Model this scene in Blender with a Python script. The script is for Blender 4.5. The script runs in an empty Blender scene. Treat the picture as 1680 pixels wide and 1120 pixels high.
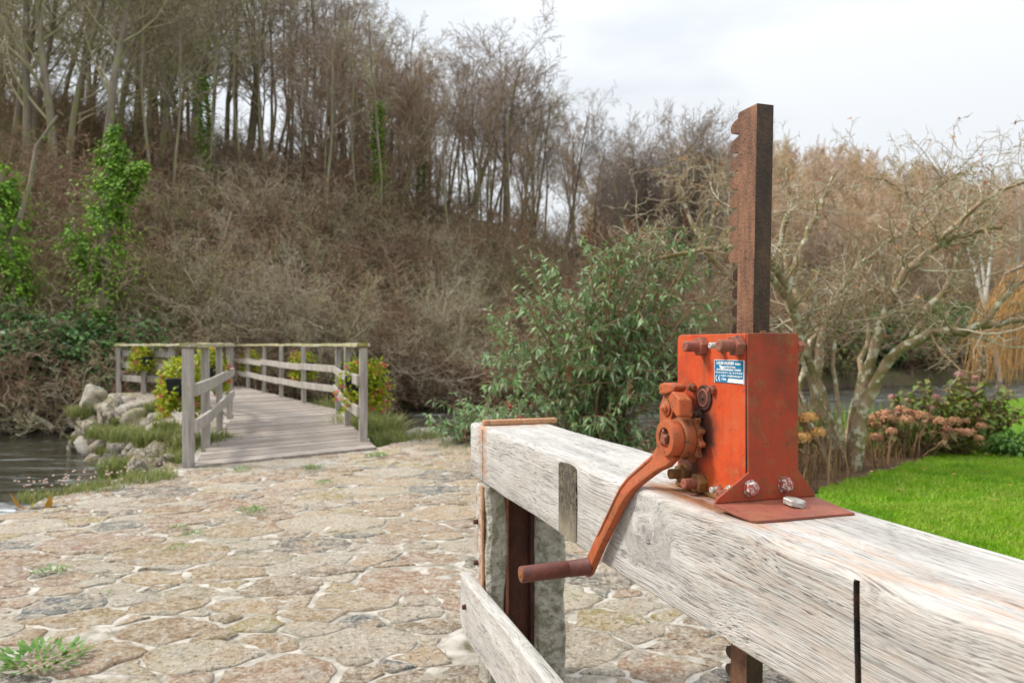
import bpy, bmesh, math, random
import numpy as np
from mathutils import Vector, Matrix, noise as mnoise

R = math.radians
S = bpy.context.scene
COL = S.collection

# ------------------------------------------------------------------ camera
cam = bpy.data.cameras.new('camera')
camo = bpy.data.objects.new('camera', cam)
COL.objects.link(camo)
camo.location = (0, 0, 1.1)
camo.rotation_euler = (R(90), 0, 0)
cam.sensor_width = 36
cam.lens = 1200 / 1680 * 36
cam.shift_y = 6 / 1680
cam.clip_start = 0.05
cam.clip_end = 1500
cam.dof.use_dof = True
cam.dof.focus_distance = 1.24
cam.dof.aperture_fstop = 7.0
cam.dof.aperture_blades = 7
S.camera = camo

# ------------------------------------------------------------------ sky, sun, exposure
SUN_EL, SUN_AZ = R(42), R(-84)        # azimuth measured clockwise from +Y
wd = bpy.data.worlds.new('World')
S.world = wd
wd.use_nodes = True
nt = wd.node_tree
bg = nt.nodes['Background']
sky = nt.nodes.new('ShaderNodeTexSky')
sky.sky_type = 'NISHITA'
sky.sun_disc = False
sky.sun_elevation = SUN_EL
sky.sun_rotation = SUN_AZ
skm = nt.nodes.new('ShaderNodeVectorMath'); skm.operation = 'SCALE'
skm.inputs['Scale'].default_value = 0.10
nt.links.new(sky.outputs[0], skm.inputs[0])
tc = nt.nodes.new('ShaderNodeTexCoord')
mp = nt.nodes.new('ShaderNodeMapping'); mp.inputs['Scale'].default_value = (1, 1, 3)
nt.links.new(tc.outputs['Generated'], mp.inputs[0])
cn = nt.nodes.new('ShaderNodeTexNoise')
cn.inputs['Scale'].default_value = 1.6; cn.inputs['Detail'].default_value = 5; cn.inputs['Roughness'].default_value = .55
nt.links.new(mp.outputs[0], cn.inputs[0])
cr = nt.nodes.new('ShaderNodeValToRGB')
cr.color_ramp.elements[0].position = .40; cr.color_ramp.elements[0].color = (.50, .535, .575, 1)
cr.color_ramp.elements[1].position = .58; cr.color_ramp.elements[1].color = (.66, .68, .70, 1)
nt.links.new(cn.outputs[0], cr.inputs[0])
mx = nt.nodes.new('ShaderNodeMix'); mx.data_type = 'RGBA'
mx.inputs['Factor'].default_value = 0.93
nt.links.new(skm.outputs[0], mx.inputs['A'])
nt.links.new(cr.outputs[0], mx.inputs['B'])
# an overcast sky is brighter overhead than at the horizon
sz = nt.nodes.new('ShaderNodeSeparateXYZ'); nt.links.new(tc.outputs['Generated'], sz.inputs[0])
zc = nt.nodes.new('ShaderNodeMath'); zc.operation = 'MAXIMUM'; nt.links.new(sz.outputs[2], zc.inputs[0]); zc.inputs[1].default_value = 0.0
zp = nt.nodes.new('ShaderNodeMath'); zp.operation = 'POWER'; nt.links.new(zc.outputs[0], zp.inputs[0]); zp.inputs[1].default_value = 2.4
zm = nt.nodes.new('ShaderNodeMath'); zm.operation = 'MULTIPLY_ADD'; nt.links.new(zp.outputs[0], zm.inputs[0]); zm.inputs[1].default_value = 2.4; zm.inputs[2].default_value = 1.0
sk2 = nt.nodes.new('ShaderNodeVectorMath'); sk2.operation = 'SCALE'
nt.links.new(mx.outputs['Result'], sk2.inputs[0]); nt.links.new(zm.outputs[0], sk2.inputs['Scale'])
nt.links.new(sk2.outputs[0], bg.inputs[0])
bg.inputs[1].default_value = 1.0

sl = bpy.data.lights.new('sun', 'SUN')
sl.energy = 2.9
sl.angle = R(11)
sl.color = (1, .95, .87)
so = bpy.data.objects.new('sun', sl)
COL.objects.link(so)
sdir = Vector((math.sin(SUN_AZ) * math.cos(SUN_EL), math.cos(SUN_AZ) * math.cos(SUN_EL), math.sin(SUN_EL)))
so.rotation_euler = sdir.to_track_quat('Z', 'Y').to_euler()
so.location = sdir * 50

S.view_settings.view_transform = 'Standard'
S.view_settings.look = 'None'
S.view_settings.gamma = 1
S.view_settings.exposure = 0.40
S.view_settings.use_curve_mapping = False
S.render.engine = 'CYCLES'
S.cycles.max_bounces = 6
S.cycles.transparent_max_bounces = 4

# ------------------------------------------------------------------ node helpers
def nd(nt, t, ins=None, **at):
    n = nt.nodes.new('ShaderNode' + t)
    for k, v in at.items():
        setattr(n, k, v)
    for k, v in (ins or {}).items():
        s = n.inputs[k]
        if isinstance(v, bpy.types.NodeSocket):
            nt.links.new(v, s)
        elif isinstance(v, bpy.types.Node):
            nt.links.new(v.outputs[0], s)
        else:
            if s.type == 'RGBA' and len(v) == 3:
                v = (*v, 1)
            s.default_value = v
    return n

def mat(name, rough=.8, metal=0.0, spec=.3):
    m = bpy.data.materials.new(name)
    m.use_nodes = True
    b = m.node_tree.nodes['Principled BSDF']
    b.inputs['Roughness'].default_value = rough
    b.inputs['Metallic'].default_value = metal
    b.inputs['Specular IOR Level'].default_value = spec
    return m, m.node_tree, b

def ramp(nt, fac, els, interp='LINEAR'):
    r = nd(nt, 'ValToRGB', {0: fac})
    cr = r.color_ramp
    cr.interpolation = interp
    while len(cr.elements) < len(els):
        cr.elements.new(.5)
    for e, (p, c) in zip(cr.elements, els):
        e.position = p
        if not isinstance(c, (tuple, list)):
            c = (c, c, c)
        e.color = (*c, 1)
    return r.outputs[0]

def coords(nt, scale=(1, 1, 1), out='Object', src=None):
    s = src or nd(nt, 'TexCoord').outputs[out]
    return nd(nt, 'Mapping', {0: s, 'Scale': scale}).outputs[0]

def noise(nt, vec, scale, detail=4, rough=.55, dist=0):
    return nd(nt, 'TexNoise', {'Vector': vec, 'Scale': scale, 'Detail': detail, 'Roughness': rough, 'Distortion': dist}).outputs[0]

def mix(nt, f, a, b, mode='MIX'):
    n = nt.nodes.new('ShaderNodeMix')
    n.data_type = 'RGBA'
    n.blend_type = mode
    for s, v in ((n.inputs[0], f), (n.inputs['A'], a), (n.inputs['B'], b)):
        if isinstance(v, bpy.types.NodeSocket):
            nt.links.new(v, s)
        elif isinstance(v, (tuple, list)):
            s.default_value = (*v, 1)
        else:
            s.default_value = v
    return n.outputs['Result']

def mth(nt, op, a, b=0.0, c=None, clamp=False):
    n = nt.nodes.new('ShaderNodeMath')
    n.operation = op
    n.use_clamp = clamp
    for i, v in enumerate((a, b) if c is None else (a, b, c)):
        if isinstance(v, bpy.types.NodeSocket):
            nt.links.new(v, n.inputs[i])
        else:
            n.inputs[i].default_value = v
    return n.outputs[0]

def bump(nt, bsdf, h, dist=.002, strength=1.0):
    n = nd(nt, 'Bump', {'Height': h, 'Distance': dist, 'Strength': strength})
    nt.links.new(n.outputs[0], bsdf.inputs['Normal'])
    return n

def isl(nt):
    return nd(nt, 'NewGeometry').outputs['Random Per Island']

def setc(nt, b, c):
    nt.links.new(c, b.inputs['Base Color'])

# ------------------------------------------------------------------ materials
def m_simple(name, cols, scale=3, rough=.85, bscale=40, bd=.002, out='Object', detail=4, spec=.25, metal=0):
    m, nt, b = mat(name, rough, metal, spec)
    v = coords(nt, out=out)
    n = noise(nt, v, scale, detail)
    k = len(cols)
    setc(nt, b, ramp(nt, n, [(.3 + .4 * i / max(1, k - 1), c) for i, c in enumerate(cols)]))
    if bd:
        bump(nt, b, noise(nt, v, bscale, 4), bd)
    return m

def m_leaf(name, cols, rough=.6, trans=.25, spec=.3, pos_cols=None, pscale=.5):
    """many small faces: colour by island"""
    m, nt, b = mat(name, rough, 0, spec)
    k = len(cols)
    c = ramp(nt, isl(nt), [(i / max(1, k - 1), c) for i, c in enumerate(cols)])
    if pos_cols:
        n = noise(nt, coords(nt), pscale, 2)
        c = mix(nt, .55, c, ramp(nt, n, [(.35 + .3 * i / max(1, len(pos_cols) - 1), q) for i, q in enumerate(pos_cols)]))
    setc(nt, b, c)
    if trans > 0:
        t = nd(nt, 'BsdfTranslucent', {'Color': c})
        ms = nd(nt, 'MixShader', {0: trans, 1: b.outputs[0], 2: t.outputs[0]})
        nt.links.new(ms.outputs[0], nt.nodes['Material Output'].inputs[0])
    return m

def m_oak(name='weathered_oak', stain_and_shade=False, knots=(), tone=.79, lscale=1.0):
    m, nt, b = mat(name, .82, 0, .2)
    src = nd(nt, 'TexCoord').outputs['Object']
    sep = nd(nt, 'SeparateXYZ', {0: src})
    x, y, z = sep.outputs
    # low frequency waviness of the fibres
    w = noise(nt, coords(nt, (1.3, 3, 3), src=src), 1.0, 2)
    off = mth(nt, 'MULTIPLY', mth(nt, 'SUBTRACT', w, .5), .12)
    zz = mth(nt, 'ADD', z, off)
    yy = mth(nt, 'ADD', y, off)
    fib = zz
    for (kx, kz, kr) in knots:
        dx = mth(nt, 'SUBTRACT', x, kx); dz = mth(nt, 'SUBTRACT', z, kz)
        d2 = mth(nt, 'ADD', mth(nt, 'MULTIPLY', mth(nt, 'MULTIPLY', dx, dx), .45), mth(nt, 'MULTIPLY', dz, dz))
        d = mth(nt, 'ADD', mth(nt, 'SQRT', d2), mth(nt, 'MULTIPLY', mth(nt, 'SUBTRACT', noise(nt, src, 18, 5, .7), .5), .09))
        f = nd(nt, 'MapRange', {'Value': d, 'From Min': kr * .3, 'From Max': kr * 1.6, 'To Min': .75, 'To Max': 0.0}, interpolation_type='SMOOTHSTEP').outputs[0]
        # blend the fibre coordinate toward the radius: lines flow round the knot
        fib = mth(nt, 'ADD', mth(nt, 'MULTIPLY', d, f), mth(nt, 'MULTIPLY', fib, mth(nt, 'SUBTRACT', 1.0, f)))
    vec = nd(nt, 'CombineXYZ', {0: x, 1: yy, 2: fib}).outputs[0]
    def N(sx, s, det=3, ro=.6):
        return noise(nt, nd(nt, 'Mapping', {0: vec, 'Scale': (sx * lscale, s * lscale, s * lscale)}).outputs[0], 1.0, det, ro)
    broad = N(1.3, 16, 3)
    lines = N(2.2, 240, 3, .7)
    dash = N(19, 290, 2, .6)
    mottle = noise(nt, src, 9 * lscale, 5, .7)
    t = tone
    c = ramp(nt, broad, [(.32, (.50 * t, .475 * t, .44 * t)), (.5, (.64 * t, .61 * t, .565 * t)), (.68, (.75 * t, .72 * t, .68 * t))])
    c = mix(nt, ramp(nt, mottle, [(.45, 0.0), (.65, .35)]), c, (.46 * t, .39 * t, .32 * t))
    c = mix(nt, ramp(nt, lines, [(.33, .8), (.43, .22), (.52, 0.0)]), c, (.15 * t, .14 * t, .13 * t))
    patch = noise(nt, coords(nt, (3, 8, 8), src=src), 1.0, 3)
    dm = mth(nt, 'MULTIPLY', ramp(nt, dash, [(.32, .9), (.41, 0.0)]), ramp(nt, patch, [(.42, 0.0), (.58, 1.0)]))
    c = mix(nt, dm, c, (.06, .06, .062))
    big = mth(nt, 'MULTIPLY', ramp(nt, N(6, 45, 3, .7), [(.30, .7), (.40, 0.0)]), ramp(nt, patch, [(.50, .0), (.64, 1.0)]))
    c = mix(nt, big, c, (.10, .10, .11))
    for (kx, kz, kr) in knots:
        dx = mth(nt, 'SUBTRACT', x, kx - .01); dz = mth(nt, 'MULTIPLY', mth(nt, 'SUBTRACT', z, kz), .7)
        d = mth(nt, 'ADD', mth(nt, 'SQRT', mth(nt, 'ADD', mth(nt, 'MULTIPLY', dx, dx), mth(nt, 'MULTIPLY', dz, dz))), mth(nt, 'MULTIPLY', mth(nt, 'SUBTRACT', noise(nt, src, 40, 4, .7), .5), .07))
        f = nd(nt, 'MapRange', {'Value': d, 'From Min': kr * .15, 'From Max': kr * .75, 'To Min': .65, 'To Max': 0.0}).outputs[0]
        c = mix(nt, mth(nt, 'MULTIPLY', f, ramp(nt, lines, [(.4, 1.0), (.6, .2)])), c, (.16, .15, .16))
    gv = nd(nt, 'MapRange', {'Value': mth(nt, 'ABSOLUTE', mth(nt, 'SUBTRACT', x, 2.046)), 'From Min': .0058, 'From Max': .0072, 'To Min': 1.0, 'To Max': 0.0}).outputs[0]  # inside of the groove: recess darkness painted into the wood colour
    if stain_and_shade: c = mix(nt, mth(nt, 'MULTIPLY', mth(nt, 'MULTIPLY', gv, mth(nt, 'LESS_THAN', z, -.014)), mth(nt, 'LESS_THAN', y, .05)), c, (.015, .013, .012))
    if stain_and_shade:
        # rust washed out from under the jack's base
        sn = noise(nt, coords(nt, (6, 30, 30), src=src), 1.0, 5, .7)
        def band(v, a, a2, b2, bb):
            u = nd(nt, 'MapRange', {'Value': v, 'From Min': a, 'From Max': a2}, interpolation_type='SMOOTHSTEP').outputs[0]
            d = nd(nt, 'MapRange', {'Value': v, 'From Min': b2, 'From Max': bb, 'To Min': 1.0, 'To Max': 0.0}, interpolation_type='SMOOTHSTEP').outputs[0]
            return mth(nt, 'MULTIPLY', u, d)
        mk = mth(nt, 'MULTIPLY', band(x, 1.22, 1.36, 1.62, 1.8), band(y, -.01, .055, .26, .36))
        mk = mth(nt, 'MULTIPLY', mk, band(z, -.05, -.012, .5, .6))
        mk = mth(nt, 'MULTIPLY', mk, ramp(nt, sn, [(.3, .25), (.55, 1.0)]))
        c = mix(nt, mth(nt, 'MULTIPLY', mk, .95, clamp=True), c, ramp(nt, mottle, [(.35, (.16, .05, .02)), (.65, (.42, .17, .05))]))
        mk2 = mth(nt, 'MULTIPLY', band(x, 1.5, 1.75, 2.2, 2.6), band(y, -.02, .03, .1, .16))
        mk2 = mth(nt, 'MULTIPLY', mk2, ramp(nt, sn, [(.45, 0.0), (.62, .35)]))
        c = mix(nt, mk2, c, (.55, .27, .12))
        mk3 = mth(nt, 'MULTIPLY', band(x, -.16, -.09, -.03, .04), ramp(nt, sn, [(.4, 0.0), (.6, .7)]))
        c = mix(nt, mk3, c, (.40, .18, .07))
    setc(nt, b, c)
    h = mth(nt, 'ADD', mth(nt, 'MULTIPLY', lines, .8), mth(nt, 'ADD', mth(nt, 'MULTIPLY', dash, .5), mth(nt, 'MULTIPLY', mottle, .25)))
    bump(nt, b, h, .004 / lscale ** .5, .9)
    return m

def m_endgrain():
    m, nt, b = mat('end_grain', .9, 0, .15)
    src = nd(nt, 'TexCoord').outputs['Object']
    sep = nd(nt, 'SeparateXYZ', {0: src})
    wn = noise(nt, src, 9, 3)
    dx = mth(nt, 'SUBTRACT', sep.outputs[0], .985)
    dz = mth(nt, 'ADD', sep.outputs[2], .085)
    d = mth(nt, 'SQRT', mth(nt, 'ADD', mth(nt, 'MULTIPLY', dx, dx), mth(nt, 'MULTIPLY', mth(nt, 'MULTIPLY', dz, dz), .45)))
    d = mth(nt, 'ADD', d, mth(nt, 'MULTIPLY', wn, .03))
    s = mth(nt, 'SINE', mth(nt, 'MULTIPLY', d, 900))
    n2 = noise(nt, coords(nt, (90, 90, 60), src=src), 1, 4, .7)
    f = mth(nt, 'ADD', mth(nt, 'MULTIPLY', s, .16), n2)
    patch = noise(nt, src, 16, 3)
    c = ramp(nt, f, [(.32, (.022, .018, .013)), (.5, (.075, .062, .044)), (.72, (.26, .22, .16))])
    low = nd(nt, 'MapRange', {'Value': sep.outputs[2], 'From Min': -.22, 'From Max': -.12, 'To Min': .55, 'To Max': 0.0}).outputs[0]
    c = mix(nt, low, c, (.36, .31, .23))
    c = mix(nt, ramp(nt, patch, [(.4, 0.0), (.65, .5)]), c, (.08, .075, .065))
    setc(nt, b, c)
    bump(nt, b, f, .002, .8)
    return m

def m_paint(name, cols, rust=(.12, .045, .02), amount=.35, rough=.5, grime=(.22, .10, .03), low=None):
    m, nt, b = mat(name, rough, 0, .4)
    v = nd(nt, 'TexCoord').outputs['Object']
    n1 = noise(nt, v, 9, 5, .6)
    c = ramp(nt, n1, [(.3 + .4 * i / (len(cols) - 1), q) for i, q in enumerate(cols)])
    n2 = noise(nt, v, 26, 6, .75)
    c = mix(nt, ramp(nt, n2, [(.60 - amount * .3, 0.0), (.80 - amount * .3, .9)]), c, grime)
    n3 = noise(nt, v, 70, 6, .8)
    c = mix(nt, ramp(nt, n3, [(.66 - amount * .25, 0.0), (.72 - amount * .25, 1.0)]), c, rust)
    st = noise(nt, coords(nt, (60, 60, 5), src=v), 1, 4, .6)
    c = mix(nt, ramp(nt, st, [(.52, 0.0), (.72, .35)]), c, rust)
    # paint chipped off along the edges
    bv = nd(nt, 'Bevel', {'Radius': .0035}, samples=6)
    geo = nd(nt, 'NewGeometry')
    dp = nd(nt, 'VectorMath', {0: bv.outputs[0], 1: geo.outputs['Normal']}, operation='DOT_PRODUCT').outputs['Value']
    ed = nd(nt, 'MapRange', {'Value': dp, 'From Min': .985, 'From Max': .90, 'To Min': 0.0, 'To Max': 1.0}).outputs[0]
    ed = mth(nt, 'MULTIPLY', ed, ramp(nt, noise(nt, v, 110, 4, .7), [(.42, 0.0), (.54, .9)]))
    c = mix(nt, ed, c, (.16, .075, .045))
    if low:
        sep = nd(nt, 'SeparateXYZ', {0: v})
        lo = nd(nt, 'MapRange', {'Value': sep.outputs[2], 'From Min': low[0], 'From Max': low[1], 'To Min': .9, 'To Max': 0.0}).outputs[0]
        c = mix(nt, mth(nt, 'MULTIPLY', lo, ramp(nt, n2, [(.3, .3), (.6, 1.0)])), c, low[2])
    setc(nt, b, c)
    rr = ramp(nt, n2, [(.35, rough), (.75, .85)])
    nt.links.new(rr, b.inputs['Roughness'])
    h = mth(nt, 'ADD', n2, mth(nt, 'MULTIPLY', n3, .5))
    bump(nt, b, h, .0012, .8)
    return m

def m_rust(name, cols, streak=.4, metal=.25, rough=.6, sc=14):
    m, nt, b = mat(name, rough, metal, .4)
    v = nd(nt, 'TexCoord').outputs['Object']
    n1 = noise(nt, coords(nt, (1, 1, .45), src=v), sc, 8, .75)
    c = ramp(nt, n1, [(.3 + .4 * i / (len(cols) - 1), q) for i, q in enumerate(cols)])
    n2 = noise(nt, coords(nt, (1, 1, .12), src=v), 110, 4, .6)
    c = mix(nt, ramp(nt, n2, [(.45, 0.0), (.7, streak)]), c, (.03, .022, .018))
    sp = noise(nt, v, 160, 3, .6)
    c = mix(nt, ramp(nt, sp, [(.68, 0.0), (.74, .6)]), c, (.35, .25, .18))
    setc(nt, b, c)
    c = mix(nt, ramp(nt, noise(nt, v, sc * 2.5, 6, .8), [(.56, 0.0), (.64, .75)]), c, (.045, .03, .024))
    setc(nt, b, c)
    bump(nt, b, mth(nt, 'ADD', n1, mth(nt, 'MULTIPLY', sp, .6)), .003, .9)
    return m

def m_stone(name, cols, out='Object', sp=1.0, mossy=.5, use_isl=True, smear=False):
    m, nt, b = mat(name, .9, 0, .2)
    v = nd(nt, 'TexCoord').outputs[out]
    n0 = noise(nt, v, 2.4 * sp, 3)
    if use_isl:
        k = len(cols)
        c = ramp(nt, isl(nt), [(i / k, q) for i, q in enumerate(cols)], 'CONSTANT')
    else:
        c = ramp(nt, n0, [(.3 + .4 * i / (len(cols) - 1), q) for i, q in enumerate(cols)])
    n1 = noise(nt, v, 9 * sp, 6, .75)
    n2 = noise(nt, v, 38 * sp, 5, .75)
    n3 = noise(nt, v, 4.5 * sp, 4, .6)
    c = mix(nt, ramp(nt, n1, [(.45, 0.0), (.57, .75)]), c, (.68, .59, .47))
    c = mix(nt, ramp(nt, n3, [(.52, 0.0), (.64, .55)]), c, (.52, .36, .22))
    c = mix(nt, ramp(nt, n2, [(.36, .9), (.45, 0.0)]), c, (.13, .085, .055))
    c = mix(nt, ramp(nt, n2, [(.54, 0.0), (.62, .9)]), c, (.80, .74, .64))
    n5 = noise(nt, v, 120 * sp, 3, .7)
    c = mix(nt, ramp(nt, n5, [(.30, .6), (.42, 0.0)]), c, (.18, .13, .09))
    if smear:      # mortar smeared and trodden over the edges of the stones
        n6 = noise(nt, v, 5.5, 7, .75)
        c = mix(nt, ramp(nt, n6, [(.56, 0.0), (.63, .7)]), c, ramp(nt, n2, [(.35, (.34, .30, .25)), (.65, (.66, .62, .55))]))
    n4 = noise(nt, v, .9, 4, .6)
    c = mix(nt, mth(nt, 'MULTIPLY', ramp(nt, n4, [(.48, 0.0), (.66, mossy)]), ramp(nt, n1, [(.35, 1.0), (.6, .2)])), c, (.30, .27, .07))
    setc(nt, b, c)
    bump(nt, b, mth(nt, 'ADD', mth(nt, 'MULTIPLY', n1, 1.2), mth(nt, 'ADD', n2, mth(nt, 'MULTIPLY', n5, .5))), .03, 1.0)
    return m

# ------------------------------------------------------------------ mesh helpers
def np_mesh(name, V, quads=None, tris=None, smooth=False, ngons=None):
    V = np.asarray(V, dtype=np.float32)
    me = bpy.data.meshes.new(name)
    nq = 0 if quads is None else len(quads)
    ntr = 0 if tris is None else len(tris)
    me.vertices.add(len(V))
    me.vertices.foreach_set('co', V.ravel())
    nl = nq * 4 + ntr * 3
    me.loops.add(nl)
    me.polygons.add(nq + ntr)
    li, ls, lt = [], [], []
    if nq:
        li.append(np.asarray(quads, dtype=np.int32).ravel())
        ls.append(np.arange(nq) * 4); lt.append(np.full(nq, 4))
    if ntr:
        li.append(np.asarray(tris, dtype=np.int32).ravel())
        ls.append(nq * 4 + np.arange(ntr) * 3); lt.append(np.full(ntr, 3))
    me.loops.foreach_set('vertex_index', np.concatenate(li).astype(np.int32))
    me.polygons.foreach_set('loop_start', np.concatenate(ls).astype(np.int32))
    me.polygons.foreach_set('loop_total', np.concatenate(lt).astype(np.int32))
    if smooth:
        me.polygons.foreach_set('use_smooth', np.ones(nq + ntr, dtype=bool))
    me.update(calc_edges=True)
    return me

class MB:
    """collects simple solids and links them as one mesh object"""
    def __init__(s):
        s.v = []; s.f = []; s.sm = []
    def add(s, vs, fs, smooth=False):
        o = len(s.v)
        s.v += [tuple(v) for v in vs]
        s.f += [tuple(i + o for i in f) for f in fs]
        s.sm += [smooth] * len(fs)
        return s
    def box(s, lo, hi):
        x0, y0, z0 = lo; x1, y1, z1 = hi
        v = [(x0, y0, z0), (x1, y0, z0), (x1, y1, z0), (x0, y1, z0), (x0, y0, z1), (x1, y0, z1), (x1, y1, z1), (x0, y1, z1)]
        return s.add(v, [(0, 3, 2, 1), (4, 5, 6, 7), (0, 1, 5, 4), (1, 2, 6, 5), (2, 3, 7, 6), (3, 0, 4, 7)])
    def beam(s, a, b, w, h, up=(0, 0, 1), jit=0, rng=None):
        """box bar from a to b, width w across, height h"""
        a = Vector(a); b = Vector(b); d = (b - a).normalized()
        side = d.cross(Vector(up)).normalized(); u = side.cross(d)
        vs = []
        for p in (a, b):
            for sx, sz in ((-1, -1), (1, -1), (1, 1), (-1, 1)):
                q = p + side * sx * w / 2 + u * sz * h / 2
                if jit: q += Vector((rng.uniform(-jit, jit), rng.uniform(-jit, jit), rng.uniform(-jit, jit)))
                vs.append(q)
        return s.add(vs, [(0, 1, 2, 3), (7, 6, 5, 4), (0, 4, 5, 1), (1, 5, 6, 2), (2, 6, 7, 3), (3, 7, 4, 0)])
    def prism(s, pts, axis, a, b):
        """polygon pts (2D) extruded along axis (0,1,2) from a to b"""
        def P(p, h):
            q = list(p); q.insert(axis, h); return q
        n = len(pts)
        vs = [P(p, a) for p in pts] + [P(p, b) for p in pts]
        fs = [tuple(range(n))[::-1], tuple(range(n, 2 * n))] + [(i, (i + 1) % n, n + (i + 1) % n, n + i) for i in range(n)]
        return s.add(vs, fs)
    def rings(s, rs, cap=True, smooth=True):
        """loft of equal-length rings"""
        n = len(rs[0]); vs = [p for r in rs for p in r]; fs = []
        for k in range(len(rs) - 1):
            for i in range(n):
                fs.append((k * n + i, k * n + (i + 1) % n, (k + 1) * n + (i + 1) % n, (k + 1) * n + i))
        s.add(vs, fs, smooth)
        if cap:
            o = len(s.v) - len(vs)
            s.f.append(tuple(o + i for i in range(n))[::-1]); s.sm.append(False)
            s.f.append(tuple(o + (len(rs) - 1) * n + i for i in range(n))); s.sm.append(False)
        return s
    def cyl(s, a, b, r0, r1=None, n=20, cap=True, smooth=True):
        a = Vector(a); b = Vector(b); r1 = r0 if r1 is None else r1
        return s.lathe(a, b - a, [(0, r0), ((b - a).length, r1)], n, cap, smooth)
    def lathe(s, o, d, prof, n=24, cap=True, smooth=True, wob=None):
        o = Vector(o); d = Vector(d).normalized()
        e = d.orthogonal().normalized(); g = d.cross(e)
        rs = []
        for (h, r) in prof:
            rs.append([o + d * h + (e * math.cos(t) + g * math.sin(t)) * (r * (wob(h, t) if wob else 1)) for t in (2 * math.pi * i / n for i in range(n))])
        return s.rings(rs, cap, smooth)
    def build(s, name, m, parent=None, origin=(0, 0, 0), bevel=0, seg=2, sharp=True):
        me = bpy.data.meshes.new(name)
        ox, oy, oz = origin
        me.from_pydata([(v[0] - ox, v[1] - oy, v[2] - oz) for v in s.v], [], s.f)
        me.polygons.foreach_set('use_smooth', s.sm)
        bm = bmesh.new(); bm.from_mesh(me); bmesh.ops.recalc_face_normals(bm, faces=bm.faces)
        bm.to_mesh(me); bm.free()
        ob = obj(name, me, m, parent)
        if bevel:
            md = ob.modifiers.new('bevel', 'BEVEL'); md.width = bevel; md.segments = seg
            md.limit_method = 'ANGLE'; md.angle_limit = R(40)
        return ob

def obj(name, me, m=None, parent=None):
    o = bpy.data.objects.new(name, me)
    COL.objects.link(o)
    if m is not None and me is not None and len(me.materials) == 0:
        me.materials.append(m)
    if parent is not None:
        o.parent = parent
    return o

def tag(o, label=None, cat=None, group=None, kind=None):
    if label: o['label'] = label
    if cat: o['category'] = cat
    if group: o['group'] = group
    if kind: o['kind'] = kind
    return o

def thing(name, label, cat, loc=(0, 0, 0), rz=0, group=None):
    o = bpy.data.objects.new(name, None)
    o.empty_display_size = .1
    COL.objects.link(o)
    o.location = loc
    o.rotation_euler = (0, 0, rz)
    return tag(o, label, cat, group)

def dup(root, loc, rz=0, scale=1.0, label=None, group=None):
    r = root.copy(); COL.objects.link(r)
    r.location = loc; r.rotation_euler = (0, 0, rz); r.scale = (scale,) * 3 if not isinstance(scale, tuple) else scale
    if label: r['label'] = label
    if group: r['group'] = group
    for ch in list(root.children):
        c = ch.copy(); COL.objects.link(c); c.parent = r
        for g in ch.children:
            d = g.copy(); COL.objects.link(d); d.parent = c
    return r

def tubes(polys, k=3):
    """polys: list of (pts Nx3, radii N) -> V, quads"""
    groups = {}
    for p, r in polys:
        groups.setdefault(len(p), []).append((p, r))
    VV, QQ, off = [], [], 0
    for n, L in groups.items():
        Pn = np.array([q[0] for q in L], dtype=np.float64)      # B,n,3
        Rn = np.array([q[1] for q in L], dtype=np.float64)
        B = len(L)
        T = np.empty_like(Pn)
        T[:, 1:-1] = Pn[:, 2:] - Pn[:, :-2]
        T[:, 0] = Pn[:, 1] - Pn[:, 0]; T[:, -1] = Pn[:, -1] - Pn[:, -2]
        T /= np.linalg.norm(T, axis=2, keepdims=True) + 1e-9
        ref = np.where(np.abs(T[:, :1, 2:3]) > .8, np.array([1., 0, 0]), np.array([0, 0, 1.]))
        ref = np.broadcast_to(ref, T.shape)
        A = np.cross(T, ref); A /= np.linalg.norm(A, axis=2, keepdims=True) + 1e-9
        Bn = np.cross(T, A)
        ang = np.arange(k) * 2 * np.pi / k
        ring = A[:, :, None, :] * np.cos(ang)[None, None, :, None] + Bn[:, :, None, :] * np.sin(ang)[None, None, :, None]
        V = Pn[:, :, None, :] + ring * Rn[:, :, None, None]      # B,n,k,3
        VV.append(V.reshape(-1, 3))
        b = np.arange(B)[:, None, None] * n * k; i = np.arange(n - 1)[None, :, None] * k; j = np.arange(k)[None, None, :]
        j2 = (j + 1) % k
        q = np.stack([off + b + i + j, off + b + i + j2, off + b + i + k + j2, off + b + i + k + j], axis=-1)
        QQ.append(q.reshape(-1, 4))
        off += B * n * k
    return np.concatenate(VV), np.concatenate(QQ)

def merge(parts):
    """[(V,Q)...] -> V,Q"""
    V, Q, o = [], [], 0
    for v, q in parts:
        V.append(v); Q.append(q + o); o += len(v)
    return np.concatenate(V), np.concatenate(Q)

def leaves(P, D, Nn, L, W, droop=.0, fold=.15):
    """leaf-shaped folded quads pairs: P base, D direction, Nn approx normal, L length, W width (arrays)"""
    P = np.asarray(P); D = D / (np.linalg.norm(D, axis=1, keepdims=True) + 1e-9)
    Sd = np.cross(D, Nn); Sd /= np.linalg.norm(Sd, axis=1, keepdims=True) + 1e-9
    Nn = np.cross(Sd, D)
    L = np.asarray(L)[:, None]; W = np.asarray(W)[:, None]
    mid = P + D * L * .45 - Nn * L * fold * .5
    tip = P + D * L - np.array([0, 0, 1.]) * L * droop
    a = mid + Sd * W / 2 + Nn * W * .18; b = mid - Sd * W / 2 + Nn * W * .18
    V = np.stack([P, a, tip, b], axis=1).reshape(-1, 3)
    n = len(P)
    q = np.arange(n * 4).reshape(n, 4)
    return V, q

def rnd_unit(rng, n):
    v = rng.normal(size=(n, 3))
    return v / np.linalg.norm(v, axis=1, keepdims=True)

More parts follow.
